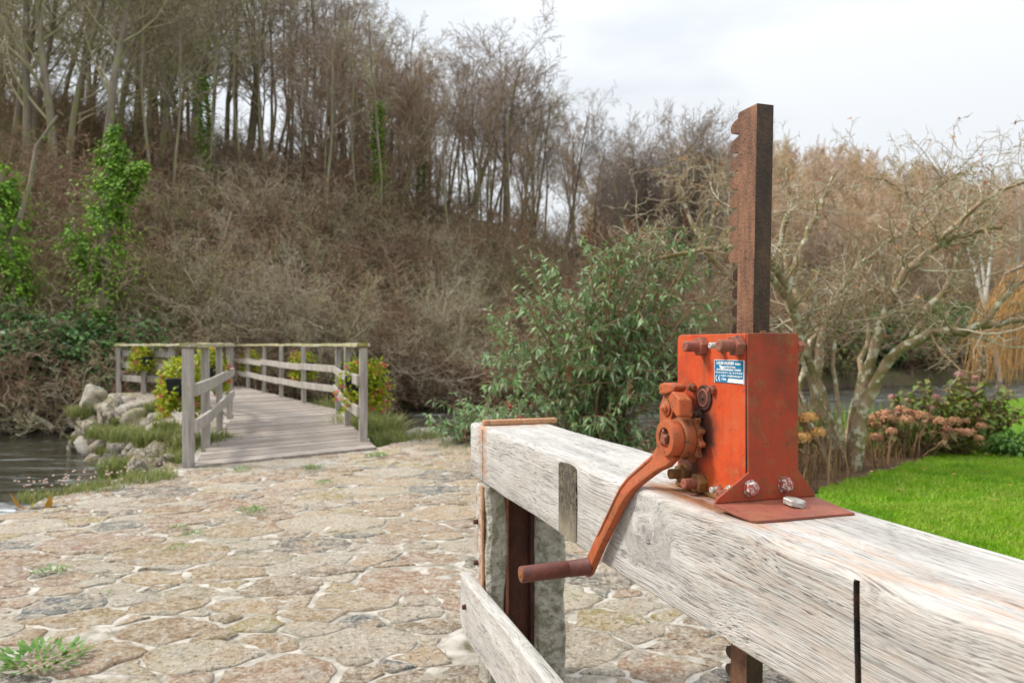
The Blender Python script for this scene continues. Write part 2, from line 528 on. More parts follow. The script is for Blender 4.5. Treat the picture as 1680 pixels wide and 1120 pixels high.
def grow(rng, p, d, L, r, lev, P, out):
    n = P['seg'][lev]
    step = L / n
    d = np.array(d, float); p = np.array(p, float)
    pts = [p]; ds = [d]
    wig = P['wig'][lev]; up = P['up'][lev]
    rn = rng.normal(0, wig, (n, 3))
    for i in range(n):
        d = d + rn[i]; d[2] += up
        d /= math.sqrt(d @ d)
        p = p + d * step
        pts.append(p); ds.append(d)
    rad = np.linspace(r, r * P['tap'][lev], n + 1)
    out.setdefault(lev, []).append((np.array(pts), rad))
    if lev + 1 < len(P['seg']):
        nc = P['n'][lev]
        s0 = P['start'][lev]
        for j in range(nc):
            t = s0 + (1 - s0) * ((j + rng.random()) / nc)
            f = t * n; i = min(int(f), n - 1); f -= i
            q = pts[i] * (1 - f) + pts[i + 1] * f
            dd = ds[i + 1]
            ax = rng.normal(size=3); ax -= dd * (ax @ dd); ax /= math.sqrt(ax @ ax) + 1e-9
            a = P['ang'][lev] * rng.uniform(.7, 1.3)
            nd_ = dd * math.cos(a) + ax * math.sin(a)
            cl = L * P['lr'][lev] * rng.uniform(.6, 1.2) * (1 - P.get('sh', .45) * (t - s0))
            cr_ = max(rad[i] * P['rr'][lev] * rng.uniform(.7, 1.1), P['rmin'])
            grow(rng, q, nd_, cl, cr_, lev + 1, P, out)
    return pts[-1]

# ================================================================== THE SETTING
rng = np.random.default_rng(11)
pr = random.Random(5)

BX = np.array([-120, -60, -20, -12, -2, 16, 40, 80, 200.]); BY = np.array([-40, -8, 13.0, 16.6, 23.5, 34, 46, 60, 80.])
def y_bank(x): return np.interp(x, BX, BY)
RA = np.array([-3, -.6, -.45, -.3, -.12, .05, .13, .18, .3, .6, 3]); RV = np.array([200, 236, 262, 284, 328, 398, 430, 440, 452, 452, 452.])
def sstep(t): t = np.clip(t, 0, 1); return t * t * (3 - 2 * t)
def hill(x, y):
    x = np.asarray(x, float); y = np.asarray(y, float)
    yb = y_bank(x); D = (y - yb) * .86
    a = x / np.maximum(y, 5)
    Hr = 1.1 + (566 - np.interp(a, RA, RV)) / 1200 * (yb + 31)
    h = -2.2 + 1.9 * sstep((D + .4) / 1.6)
    t = np.clip(D / 27, 0, 1)
    h = h + (Hr + .3) * (.55 * t + .45 * sstep(t)) * (D > 0)
    g = (17 - 7 * sstep((a - .35) / .4)) * sstep((a - .13) / .16) * sstep((y - 62) / 55) * (1 - .25 * sstep((a - .4) / .5))
    h = h + g
    h = h + np.where(D > 1, .25 * np.sin(x * .9 + y * .5) * np.sin(y * .7 - x * .3), 0)
    return h

gx = np.concatenate([np.arange(-240, -60, 12.), np.arange(-60, 60, 1.0), np.arange(60, 420, 12.)])
gy = np.concatenate([np.arange(-60, 6, 6.), np.arange(6, 80, 1.0), np.arange(80, 460, 10.)])
GX, GY = np.meshgrid(gx, gy)
V = np.stack([GX, GY, hill(GX, GY)], -1).reshape(-1, 3)
nx, ny = len(gx), len(gy)
i, j = np.meshgrid(np.arange(nx - 1), np.arange(ny - 1))
i = i.ravel(); j = j.ravel()
Q = np.stack([j * nx + i, j * nx + i + 1, (j + 1) * nx + i + 1, (j + 1) * nx + i], 1)
m_hill = m_simple('leaf_litter', [(.045, .032, .02), (.11, .08, .048), (.085, .085, .03), (.16, .12, .07)], 1.3, .95, 6, .1, detail=9)
tag(obj('hill', np_mesh('hill', V, Q, smooth=True), m_hill), kind='structure')

# river
m, nt, b = mat('river_water', .06, 0, .5)
v = nd(nt, 'TexCoord').outputs['Object']
f1 = noise(nt, coords(nt, (.35, 1.3, 1), src=v), 1.0, 5, .6, .6)
f2 = noise(nt, coords(nt, (1.2, 5, 1), src=v), 1.0, 4, .6, .4)
fo = noise(nt, coords(nt, (.5, 2.2, 1), src=v), 1.2, 6, .7, 1.2)
sep = nd(nt, 'SeparateXYZ', {0: v})
# white water where the weir spills, by the paved edge
dx = mth(nt, 'MULTIPLY', mth(nt, 'ADD', sep.outputs[0], 7.2), .45); dy = mth(nt, 'SUBTRACT', sep.outputs[1], 7.4)
dd = mth(nt, 'SQRT', mth(nt, 'ADD', mth(nt, 'MULTIPLY', dx, dx), mth(nt, 'MULTIPLY', dy, dy)))
near = nd(nt, 'MapRange', {'Value': dd, 'From Min': .4, 'From Max': 2.6, 'To Min': .3, 'To Max': 0.0}).outputs[0]
foam = ramp(nt, mth(nt, 'ADD', fo, near), [(.56, 0.0), (.80, .85)])
c = mix(nt, foam, ramp(nt, f1, [(.3, (.018, .015, .009)), (.7, (.05, .044, .028))]), (.58, .62, .64))
setc(nt, b, c)
nt.links.new(mth(nt, 'ADD', mth(nt, 'MULTIPLY', foam, .6), .12), b.inputs['Roughness'])
bump(nt, b, mth(nt, 'ADD', f1, mth(nt, 'MULTIPLY', f2, .35)), .22, .8)
tag(MB().add([(-240, -60, -.9), (420, -60, -.9), (420, 460, -.9), (-240, 460, -.9)], [(0, 1, 2, 3)]).build('water', m), kind='structure')

def slab(name, poly, ztop, zbot, m, kind='structure'):
    mb = MB(); mb.prism(poly, 2, zbot, ztop)
    o = mb.build(name, m)
    return tag(o, kind=kind)

# lawn
m_lawn = m_simple('lawn_turf', [(.05, .11, .012), (.08, .19, .014), (.12, .23, .02)], 2.5, .9, 60, .02)
LAWN = [(1.3, -6), (90, -6), (90, 31), (30, 24), (14, 18), (9, 14), (7, 12), (5, 10), (3, 8.9), (1.3, 8.5)]
slab('lawn', LAWN, 0, -2.4, m_lawn)
m_soil = m_simple('bed_soil', [(.05, .03, .018), (.11, .065, .035), (.17, .10, .055)], 9, .95, 30, .03)
BED = [(1.32, 4.4), (1.9, 5.1), (2.4, 5.62), (3.0, 6.15), (4.3, 7.3), (5.3, 8.0), (5.7, 8.8), (5.2, 9.9), (4.9, 9.9), (3, 8.85), (1.32, 8.45)]
random.seed(7)
_b = []
for _i in range(len(BED)):
    (_x0, _y0), (_x1, _y1) = BED[_i], BED[(_i + 1) % len(BED)]
    _n = max(1, int(math.hypot(_x1 - _x0, _y1 - _y0) / .09))
    for _k in range(_n): _b.append((_x0 + (_x1 - _x0) * _k / _n + random.uniform(-.05, .05), _y0 + (_y1 - _y0) * _k / _n + random.uniform(-.05, .05)))
BED = _b
slab('flower_bed', BED, .012, -.1, m_soil)

# stone paving -------------------------------------------------------
PAVE = [(-3.7, -3), (-3.6, 3), (-3.12, 4.35), (-3.36, 5.25), (-3.12, 5.8), (-3.0, 6.5), (-2.86, 6.55), (-1.5, 7.75), (-1.15, 8.5), (-.4, 8.9), (.6, 8.9), (1.4, 8.7), (1.4, -3)]
def inside(p, poly):
    x, y = p; r = False; n = len(poly)
    for i in range(n):
        x1, y1 = poly[i]; x2, y2 = poly[(i + 1) % n]
        if (y1 > y) != (y2 > y) and x < (x2 - x1) * (y - y1) / (y2 - y1) + x1: r = not r
    return r
m_mortar = m_simple('lime_mortar', [(.10, .09, .05), (.27, .24, .195), (.40, .365, .31), (.49, .45, .395)], 11, .95, 55, .006, detail=6)
slab('stone_paving_bed', PAVE, 0, -2.4, m_mortar)

def clip(poly, px, py, nx_, ny_):
    """keep side where (p-P).n <= 0"""
    out = []; n = len(poly)
    for i in range(n):
        a = poly[i]; c = poly[(i + 1) % n]
        da = (a[0] - px) * nx_ + (a[1] - py) * ny_; dc = (c[0] - px) * nx_ + (c[1] - py) * ny_
        if da <= 0: out.append(a)
        if (da < 0) != (dc < 0) and da != dc:
            t = da / (da - dc); out.append((a[0] + (c[0] - a[0]) * t, a[1] + (c[1] - a[1]) * t))
    return out

def paving():
    r = random.Random(3)
    AX = 1.45                                        # stones lie wider than deep
    pts = []
    for rad, tries in ((.21, 60), (.14, 450), (.092, 3000), (.062, 5000), (.036, 5000)):
        for _ in range(tries):
            x = r.uniform(-4.0, 1.7) / AX; y = r.uniform(.9, 9.3)
            rr = rad * r.uniform(.85, 1.15)
            if all((x - q[0]) ** 2 + (y - q[1]) ** 2 > (rr + q[2]) ** 2 * .82 for q in pts):
                pts.append((x, y, rr))
    verts, faces, sm = [], [], []
    for k, (x, y, rr) in enumerate(pts):
        near_ = sorted(((q[0] - x) ** 2 + (q[1] - y) ** 2, q) for q in pts if q[0] != x or q[1] != y)[:16]
        cell = [(x - .6, y - .6), (x + .6, y - .6), (x + .6, y + .6), (x - .6, y + .6)]
        gap = r.uniform(.005, .013)
        for d2, q in near_:
            d = math.sqrt(d2)
            t = (d2 + rr * rr - q[2] * q[2]) / (2 * d) - gap
            nx_, ny_ = (q[0] - x) / d, (q[1] - y) / d
            cell = clip(cell, x + nx_ * t, y + ny_ * t, nx_, ny_)
            if len(cell) < 3: break
        if len(cell) < 3: continue
        cell = [(a * AX, c) for a, c in cell]
        cx = sum(a for a, c in cell) / len(cell); cy = sum(c for a, c in cell) / len(cell)
        ar = abs(sum(cell[i][0] * cell[(i + 1) % len(cell)][1] - cell[(i + 1) % len(cell)][0] * cell[i][1] for i in range(len(cell)))) / 2
        if ar < .0015 or not inside((cx, cy), PAVE): continue
        # densify, jitter, round off
        P = []
        for i in range(len(cell)):
            a = cell[i]; c = cell[(i + 1) % len(cell)]
            L = math.hypot(c[0] - a[0], c[1] - a[1]); n = max(1, int(L / .038))
            for t in range(n):
                P.append((a[0] + (c[0] - a[0]) * t / n, a[1] + (c[1] - a[1]) * t / n))
        amp = min(.02, math.sqrt(ar) * .10)
        P = [(a + r.uniform(-amp, amp), c + r.uniform(-amp, amp)) for a, c in P]
        for _ in range(1):
            P = [q for i in range(len(P)) for q in ((P[i][0] * .82 + P[(i + 1) % len(P)][0] * .18, P[i][1] * .82 + P[(i + 1) % len(P)][1] * .18),
                                                    (P[i][0] * .18 + P[(i + 1) % len(P)][0] * .82, P[i][1] * .18 + P[(i + 1) % len(P)][1] * .82))]
        n = len(P); o = len(verts)
        h = r.uniform(.002, .008); tx, ty = r.uniform(-.02, .02), r.uniform(-.02, .02)
        def z(a, c, base):
            return base + (a - cx) * tx + (c - cy) * ty + mnoise.noise((a * 6, c * 6, k)) * .008 + mnoise.noise((a * 22, c * 22, k)) * .005
        rings_ = [(1.0, -.01, 0), (1.0, h * .35, 0), (.96, h * .85, 1), (.80, h * 1.05, 1), (.42, h * 1.12, 1)]
        for s_, hz, nz in rings_:
            for a, c in P:
                aa = cx + (a - cx) * s_; cc = cy + (c - cy) * s_
                verts.append((aa, cc, z(aa, cc, hz) if nz else hz))
        verts.append((cx, cy, z(cx, cy, h * 1.12)))
        for q in range(len(rings_) - 1):
            for i in range(n):
                faces.append((o + q * n + i, o + q * n + (i + 1) % n, o + (q + 1) * n + (i + 1) % n, o + (q + 1) * n + i)); sm.append(True)
        q = len(rings_) - 1
        for i in range(n):
            faces.append((o + q * n + i, o + q * n + (i + 1) % n, o + (q + 1) * n)); sm.append(True)
    me = bpy.data.meshes.new('stone_paving'); me.from_pydata(verts, [], faces)
    me.polygons.foreach_set('use_smooth', sm)
    return me
m_pave = m_stone('paving_stone', [(.46, .32, .20), (.34, .25, .17), (.54, .40, .27), (.20, .175, .15), (.46, .30, .20), (.60, .51, .39), (.36, .22, .13),
                                  (.46, .38, .28), (.19, .20, .20), (.56, .40, .25), (.44, .35, .17), (.56, .48, .38), (.42, .28, .20), (.56, .49, .40)], mossy=.35, sp=1.5, smear=True)
tag(obj('stone_paving', paving(), m_pave), kind='structure')

# ================================================================== SLUICE FRAME
K = .759
BW, BH = .325, .238
BZ = 1.1 - .347 * K
BROT = math.atan2(-.951, .309)
EX = Vector((math.cos(BROT), math.sin(BROT), 0)); EY = Vector((-EX.y, EX.x, 0))
BO = Vector((-.107 * K, 3.06 * K, BZ))
def broot(name, label, cat, o):
    w = BO + (EX * o[0] + EY * o[1] + Vector((0, 0, 1)) * o[2]) * K
    t = thing(name, label, cat, w, BROT)
    t.scale = (K, K, K)
    t['_o'] = 0
    del t['_o']
    return t, Vector(o)
GZ = -BZ / K                                   # the ground, in beam units below its top

frame, FO = broot('sluice_frame', 'weathered grey oak beam on concrete posts carrying the orange winding gear', 'sluice frame', (-.04, .17, GZ))
def fpart(mb, name, m, bevel=0, seg=2, par=None):
    o = mb.build(name, m, par or frame, bevel=bevel, seg=seg)
    if par is None: o.location = -FO
    return o

m_beam = m_oak('weathered_oak_beam', stain_and_shade=True, knots=[(1.376, -.094, .060), (2.55, -.05, .10)])
def beam_mesh():
    secs = []
    s = -.26
    cuts = [2.040, 2.0405, 2.0515, 2.052]
    ss = list(np.arange(-.26, 4.6, .04)) + cuts + [-.256, -.25, -.062, -.0615, -.0515, -.051]
    ss = sorted(ss)
    prof = []
    def arc(cx, cz, r, a0, a1, n):
        return [(cx + r * math.cos(a0 + (a1 - a0) * i / n), cz + r * math.sin(a0 + (a1 - a0) * i / n)) for i in range(n + 1)]
    r1, r2 = .016, .008
    prof = []
    prof += [(0, -BH + .02 + (BH - .036) * i / 6) for i in range(7)][1:-1]
    front_n = len(prof)
    prof += arc(r1, -r1, r1, math.pi, math.pi / 2, 4)
    prof += [(r1 + (BW - 2 * r1) * i / 8, 0) for i in range(1, 8)]
    prof += arc(BW - r1, -r1, r1, math.pi / 2, 0, 3)
    prof += arc(BW - r2, -BH + r2, r2, 0, -math.pi / 2, 2)
    prof += arc(r2, -BH + r2, r2, -math.pi / 2, -math.pi, 2)
    rings = []
    for x in ss:
        ring = []
        end = max(0, (-.25 - x) / .01) * .012
        groove = 2.0404 < x < 2.0516
        g2 = -.0616 < x < -.0510
        for k, (t, z) in enumerate(prof):
            w = mnoise.noise((x * 1.3, t * 4, z * 4)) * .005 + mnoise.noise((x * 6, t * 14, z * 14 + 3)) * .0016
            ct, cz = BW / 2, -BH / 2
            tt = t + (1 if t < .1 else -1 if t > BW - .1 else 0) * w; z2 = z + (-abs(w) if z > -.05 else w)
            tt = ct + (tt - ct) * (1 - end * 3); z2 = cz + (z2 - cz) * (1 - end * 4)
            if (groove or g2) and t < .012 and z < -.013:
                tt += .035 if groove else .02
            ring.append((x, tt, z2))
        rings.append(ring)
    return MB().rings(rings, True, True)
beam = fpart(beam_mesh(), 'cross_beam', m_beam)
md = beam.modifiers.new('split', 'EDGE_SPLIT'); md.split_angle = R(50)

# end grain of the tie piece let through the beam
mb = MB()
pts = [(.826, -.232), (.826, -.020), (.838, -.0135), (.875, -.0105), (.91, -.0095), (.945, -.0115), (.966, -.017), (.966, -.228), (.93, -.236)]
mb.prism([(a, c) for a, c in pts], 1, -.004, .02)
fpart(mb, 'tenon_end', m_endgrain(), .001)

m_conc = m_simple('old_concrete', [(.10, .08, .055), (.30, .27, .215), (.46, .43, .37), (.22, .205, .14), (.42, .40, .35)], 12, .95, 45, .02, detail=9)
def rough_post(t0, t1, s0, s1, z0, z1, seed):
    mb = MB(); rings = []
    for i in range(26):
        z = z0 + (z1 - z0) * i / 25; ring = []
        for (a, c) in ((s0, t0), (s0 + (s1 - s0) / 2, t0), (s1 - .012, t0), (s1, t0 + .012), (s1, (t0 + t1) / 2), (s1, t1 - .012), (s1 - .012, t1), (s0, t1)):
            w = mnoise.noise((a * 9, c * 9 + seed, z * 6)) * .014 + mnoise.noise((a * 25, c * 25 + seed, z * 25)) * .005
            ring.append((a + w * (1 if a > s0 + .05 else 0), c + w * .6, z))
        rings.append(ring)
    return mb.rings(rings, True, False)
for (t0, t1, s0, s1, sd) in ((-.002, .076, -.12, .03, 1), (.211, .345, -.13, .03, 7)):
    fpart(rough_post(t0, t1, s0, s1, GZ, -.243, sd), 'concrete_post', m_conc)
m_iron = m_rust('dark_iron', [(.035, .015, .012), (.09, .03, .02), (.14, .055, .035)], .3, .2, .75)
m_iron2 = m_rust('red_rust_iron', [(.17, .05, .03), (.26, .09, .05), (.33, .14, .08)], .3, .1, .8)
fpart(MB().box((-.10, .077, GZ), (.026, .090, -.244)), 'channel_flange', m_iron2, .002)
fpart(MB().box((-.04, .0905, GZ), (-.028, .196, -.244)).box((-.10, .1965, GZ), (.004, .210, -.244)), 'steel_channel', m_iron, .002)
# strap over the beam and down the post
m_strap = m_paint('worn_white_paint', [(.50, .50, .47), (.62, .62, .58), (.42, .42, .38)], (.20, .09, .04), .6, .6)
m_bar = m_rust('light_rust', [(.30, .13, .06), (.48, .25, .13), (.56, .36, .22)], .15, .05, .85, 30)
mb = MB(); mb.beam((-.10, .012, .012), (-.10, .352, .012), .035, .022)
fpart(mb, 'strap_top', m_bar, .004)
fpart(MB().box((-.122, -.013, -.70), (-.035, -.006, -.246)), 'strap', m_strap, .002)
fpart(MB().box((-.0345, -.016, -.70), (-.010, -.006, -.246)), 'strap_edge', m_bar, .002)
fpart(MB().box((-.0605, .004, -.236), (-.052, .010, -.004)), 'strap_inset', m_iron, .001)
fpart(MB().box((-.0605, .006, -.13), (-.052, .012, -.10)), 'strap_clip', m_bar)
for z in (-.41, -.585):
    mb = MB(); mb.cyl((-.088, -.013, z), (-.088, -.032, z), .012, .010, 10)
    fpart(mb, 'bolt', m_iron, .002)
# lower rail on the front of the posts
m_rail = m_oak('weathered_rail', lscale=1.0, tone=.86)
mb = MB()
pr2 = random.Random(8)
rings = []
for i in range(34):
    x = -.235 + i * .145
    e = .012 if i == 0 else 0
    rings.append([(x, -.066 + e + pr2.uniform(-.002, .002), -.898 + e), (x, -.066 + e + pr2.uniform(-.002, .002), -.668 - e), (x, -.058, -.660 - e), (x, -.020, -.660 - e), (x, -.0125, -.668 - e), (x, -.0125, -.898 + e)])
mb.rings(rings, True, False)
fpart(mb, 'lower_rail', m_rail, .003)
for x in (-.09, 3.8):
    mb = MB(); mb.cyl((x, -.064, -.77), (x, -.082, -.77), .012, .010, 10)
    fpart(mb, 'bolt', m_iron, .002)
for (t0, t1, s0, s1, sd) in ((-.002, .12, 3.75, 3.92, 3), (.18, .32, 3.75, 3.92, 5)):
    fpart(rough_post(t0, t1, s0, s1, GZ, -.243, sd), 'concrete_post', m_conc)

# ================================================================== WINDING GEAR (jack)
jack, JO = broot('rack_jack', 'rusty orange rack and pinion winding gear with a crank on the oak beam', 'winding gear', (1.49, .17, 0))
def jp(mb, name, m, bevel=0, seg=2, par=None, label=None):
    o = mb.build(name, m, par or jack, bevel=bevel, seg=seg)
    if par is None: o.location = -JO
    if label: o['label'] = label
    return o

ORANGE = [(.38, .038, .008), (.54, .065, .011), (.44, .08, .022)]
m_or, nt, b = (lambda m: (m, m.node_tree, m.node_tree.nodes['Principled BSDF']))(m_paint('orange_paint', ORANGE, (.12, .05, .025), .22, .48, (.40, .13, .04), low=(.0, .05, (.45, .17, .03))))
# old grease round the gear wheel
v = nd(nt, 'TexCoord').outputs['Object']
sep = nd(nt, 'SeparateXYZ', {0: v})
gm = None
for (a, c, r0, r1) in ((1.455, .14, .035, .085), (1.45, .19, .02, .06), (1.40, .07, .03, .07)):
    dx = mth(nt, 'SUBTRACT', sep.outputs[0], a); dz = mth(nt, 'SUBTRACT', sep.outputs[2], c)
    d = mth(nt, 'SQRT', mth(nt, 'ADD', mth(nt, 'MULTIPLY', dx, dx), mth(nt, 'MULTIPLY', dz, dz)))
    d = mth(nt, 'ADD', d, mth(nt, 'MULTIPLY', mth(nt, 'SUBTRACT', noise(nt, v, 30, 4), .5), .07))
    q = nd(nt, 'MapRange', {'Value': d, 'From Min': r0, 'From Max': r1, 'To Min': 1.0, 'To Max': 0.0}, interpolation_type='SMOOTHSTEP').outputs[0]
    gm = q if gm is None else mth(nt, 'MAXIMUM', gm, q)
old = b.inputs['Base Color'].links[0].from_socket
col_ = mix(nt, mth(nt, 'MULTIPLY', gm, .9), old, (.055, .028, .022))
# rust that has run down from the bolts
sn_ = noise(nt, coords(nt, (160, 160, 9), src=v), 1, 3, .6)
for (a, c, L_) in ((1.466, .33, .10), (1.604, .33, .06), (1.540, .335, .05), (1.470, .20, .03), (1.424, .24, .05), (1.505, .24, .07), (1.385, .02, .03)):
    fx_ = nd(nt, 'MapRange', {'Value': mth(nt, 'ABSOLUTE', mth(nt, 'SUBTRACT', sep.outputs[0], a)), 'From Min': .004, 'From Max': .016, 'To Min': 1.0, 'To Max': 0.0}).outputs[0]
    up_ = nd(nt, 'MapRange', {'Value': sep.outputs[2], 'From Min': c - L_, 'From Max': c, 'To Min': 0.0, 'To Max': 1.0}).outputs[0]
    lt_ = mth(nt, 'LESS_THAN', sep.outputs[2], c + .012)
    k_ = mth(nt, 'MULTIPLY', mth(nt, 'MULTIPLY', fx_, up_), mth(nt, 'MULTIPLY', lt_, ramp(nt, sn_, [(.38, 0.0), (.6, .9)])))
    col_ = mix(nt, k_, col_, (.13, .045, .02))
nt.links.new(col_, b.inputs['Base Color'])

m_red = m_paint('shaded_red_paint', [(.19, .034, .015), (.36, .040, .013), (.20, .055, .018)], (.11, .05, .025), .28, .45, (.26, .11, .035))  # deeper red: partly its own paint, partly end-face shade put into the colour
m_gear = m_paint('rusty_orange', [(.23, .072, .026), (.31, .090, .03), (.14, .05, .025)], (.09, .045, .025), .5, .6, (.20, .10, .03))
m_arm = m_paint('worn_orange', [(.36, .075, .022), (.44, .095, .028), (.26, .085, .03)], (.12, .05, .03), .38, .5, (.27, .10, .035))
m_bolt = m_paint('painted_bolt', [(.24, .065, .04), (.32, .09, .055), (.17, .05, .035)], (.10, .05, .035), .45, .6, (.18, .09, .05))
m_brass = m_paint('ochre_rust', [(.24, .12, .03), (.30, .15, .04), (.17, .08, .03)], (.08, .04, .02), .5, .6, (.14, .07, .03))
m_zinc = m_rust('dull_zinc', [(.38, .37, .33), (.55, .54, .50), (.42, .36, .26)], .2, .55, .45, 30)
m_dk = m_rust('greasy_steel', [(.03, .02, .018), (.08, .04, .03), (.13, .06, .045)], .3, .3, .5, 25)
m_grip = m_paint('maroon_grip', [(.075, .022, .018), (.12, .032, .024), (.055, .018, .015)], (.07, .03, .025), .4, .38, (.22, .06, .03))
m_rack = m_rust('rack_steel', [(.085, .042, .026), (.20, .095, .052), (.30, .155, .09)], .45, .25, .55, 12)
m_rackd = m_rust('recess_shade_steel', [(.02, .010, .005), (.05, .022, .010), (.03, .016, .009)], .2, .2, .35, 25)

def rpoly(x0, x1, z0, z1, rs, n=5):
    """rounded rectangle; rs = radii at (x0z0, x1z0, x1z1, x0z1)"""
    P = []
    for (cx, cz, a, r) in ((x0, z0, math.pi, rs[0]), (x1, z0, 1.5 * math.pi, rs[1]), (x1, z1, 0, rs[2]), (x0, z1, .5 * math.pi, rs[3])):
        ox = cx + (r if cx == x0 else -r); oz = cz + (r if cz == z0 else -r)
        if r == 0: P.append((cx, cz)); continue
        for i in range(n + 1):
            t = a + math.pi / 2 * i / n; P.append((ox + r * math.cos(t), oz + r * math.sin(t)))
    return P

S0, S1, T0, T1, HT = 1.348, 1.630, .105, .235, .372
side = jp(MB().prism(rpoly(S0, S1 - .008, .012, HT, (0, 0, .006, .014)), 1, T0, T0 + .007), 'side_plate', m_or, .0016)
jp(MB().prism(rpoly(S0, S1 - .008, .012, HT, (0, 0, .006, .014)), 1, T1 - .007, T1), 'side_plate', m_red, .0016)
jp(MB().box((S0 + .012, T0 + .0075, .013), (S1 - .014, T1 - .0075, HT - .012)), 'gear_case', m_dk, .002)
jp(MB().box((S0 - .005, T0 - .004, .001), (S1 - .004, T1 + .004, .0112)), 'base_strip', m_brass, .002)
# end plate with flared ears
P = rpoly(T0 + .0005, T1 + .0005, .075, HT + .001, (0, 0, .012, .003))
P = [(T0 + .003, .078), (.030, .026), (.026, .018), (.280, .018), (.276, .026), (T1 - .001, .078)] + [q for q in P if q[1] > .08]
ep = jp(MB().prism(P, 0, S1 - .006, S1), 'end_plate', m_red, .0016)
# narrow lap of the channel seen along the seam
jp(MB().box((S1 - .0078, T0 + .0012, .082), (S1 - .0062, T0 + .006, HT - .006)), 'seam', m_dk)
# foot plate sloping down onto the beam
mb = MB()
n = 8
top = [(S1 - .006, .026), (S1 - .006, .280), (1.738, .285), (1.735, .052), (1.728, .044), (1.69, .034)]
def fz(s): return .018 - (s - (S1 - .006)) * .118
vs = [(a, c, fz(a)) for a, c in top] + [(a, c, fz(a) - .0058) for a, c in top]
k = len(top)
mb.add(vs, [tuple(range(k)), tuple(range(k, 2 * k))[::-1]] + [(i, (i + 1) % k, k + (i + 1) % k, k + i) for i in range(k)])
foot = jp(mb, 'foot_plate', m_paint('worn_red_plate', [(.20, .055, .034), (.28, .08, .046), (.22, .07, .04)], (.13, .05, .03), .3, .5, (.24, .11, .05)), .0014)

def hexpts(cx, cz, r, a0=0.0):
    return [(cx + r * math.cos(a0 + i * math.pi / 3), cz + r * math.sin(a0 + i * math.pi / 3)) for i in range(6)]
def nut_t(mb, s, z, t, r, th, a0=0.0, sgn=-1):
    """hex nut with chamfer on a face of constant t, pointing -t"""
    cr = [(t, .98), (t + sgn * th * .12, 1.0), (t + sgn * th * .82, 1.0), (t + sgn * th, .90)]
    mb.rings([[(p[0], tt, p[1]) for p in hexpts(s, z, r * f, a0)] for tt, f in cr], True, False)
    return mb
def stud_t(mb, s, z, t0, t1, r, n=7):
    L = abs(t1 - t0); prof = [(0, r)]
    for i in range(n):
        h = L * (i + .5) / (n + .8)
        prof += [(h, r), (h + L * .04, r * .90), (h + L * .08, r)]
    prof += [(L * .95, r), (L, r * .82), (L * 1.0 + .0001, r * .35), (L * .97, r * .25)]
    mb.lathe((s, t0, z), (0, -1 if t1 < t0 else 1, 0), prof, 18)
    return mb
def bolt(s, z, r, th, proj, rs, m, ms=None, a0=0.0, name='nut'):
    o = jp(nut_t(MB(), s, z, T0, r, th, a0), name, m, .0008)
    if proj > th:
        q = MB(); stud_t(q, s, z, T0 - th + .001, T0 - proj, rs)
        q.build('stud', ms or m, o)
    return o
bolt(1.466, .344, .0225, .020, .052, .0125, m_bolt, a0=.2)
bolt(1.540, .346, .014, .012, .034, .007, m_zinc, a0=.5)
bolt(1.604, .346, .0235, .020, .054, .0135, m_bolt, a0=.1)
bolt(1.385, .037, .024, .020, .044, .0125, m_brass, a0=.35)
bolt(1.460, .027, .0245, .022, .052, .0125, m_brass, m_bolt, a0=.15)
bolt(1.530, .024, .013, .010, .024, .0075, m_bolt, m_zinc, a0=.3)
bolt(1.574, .030, .013, .010, .014, .0075, m_zinc, a0=.3)
q = MB(); stud_t(q, 1.590, .024, T0, T0 - .046, .0135, 9); jp(q, 'stud', m_bolt)
bolt(1.424, .247, .0115, .010, .018, .006, m_gear, a0=.3)
bolt(1.505, .246, .0115, .010, .017, .006, m_bolt, a0=.1)
bolt(1.455, .185, .0125, .010, .020, .007, m_dk, a0=.4)
bolt(1.462, .148, .0125, .010, .018, .007, m_dk, a0=.0)
# shaft cover
d = jp(MB().lathe((1.470, T0, .225), (0, -1, 0), [(0, .030), (.004, .030), (.0055, .0285)], 32), 'bearing_cover', m_dk)
MB().lathe((1.470, T0 - .0055, .225), (0, -1, 0), [(0, .0175), (.001, .0175), (.0015, .014), (.0008, .0125), (.0008, .004), (.0025, .0035), (.0026, .001)], 28).build('shaft_end', m_iron, d)
MB().lathe((1.470, T0 - .0052, .225), (0, -1, 0), [(0, .021), (.0025, .020), (.0026, .0172), (.0005, .0172)], 28, cap=False).build('ring', m_bolt, d)
for (s, t, z) in ((1.505, .17, HT), (1.358, .17, HT)):
    q = MB(); q.rings([[(p[0], p[1], zz) for p in hexpts(s + (.09 if s > 1.5 else 0), t, rr)] for zz, rr in ((HT - .002, .008), (HT + .005, .008), (HT + .006, .006))], True, False)
    jp(q, 'bolt_head', m_brass)
jp(nut_t(MB(), 1.632 - .012, .343, T1, .014, .016, .2, 1), 'bolt_head', m_bolt, .001)
# bolt heads on the end plate
m_head, nt, b = (lambda m: (m, m.node_tree, m.node_tree.nodes['Principled BSDF']))(m_paint('chipped_red_bolt', [(.33, .06, .05), (.42, .10, .08)], (.12, .05, .04), .4, .5))
v = nd(nt, 'TexCoord').outputs['Object']
old = b.inputs['Base Color'].links[0].from_socket
nt.links.new(mix(nt, ramp(nt, noise(nt, v, 130, 3, .6), [(.5, 0.0), (.56, .9)]), old, (.50, .47, .44)), b.inputs['Base Color'])
for (t, z) in ((.113, .045), (.199, .048)):
    q = MB(); q.lathe((S1, t, z), (1, 0, 0), [(0, .0185), (.002, .0185), (.0022, .017)], 24)
    q.rings([[(S1 + .0022 + h, p[0], p[1]) for p in hexpts(t, z, r, .3)] for h, r in ((0, .0155), (.008, .0155), (.0105, .0135), (.0112, .008))], True, False)
    jp(q, 'bolt_head', m_head, .0006)
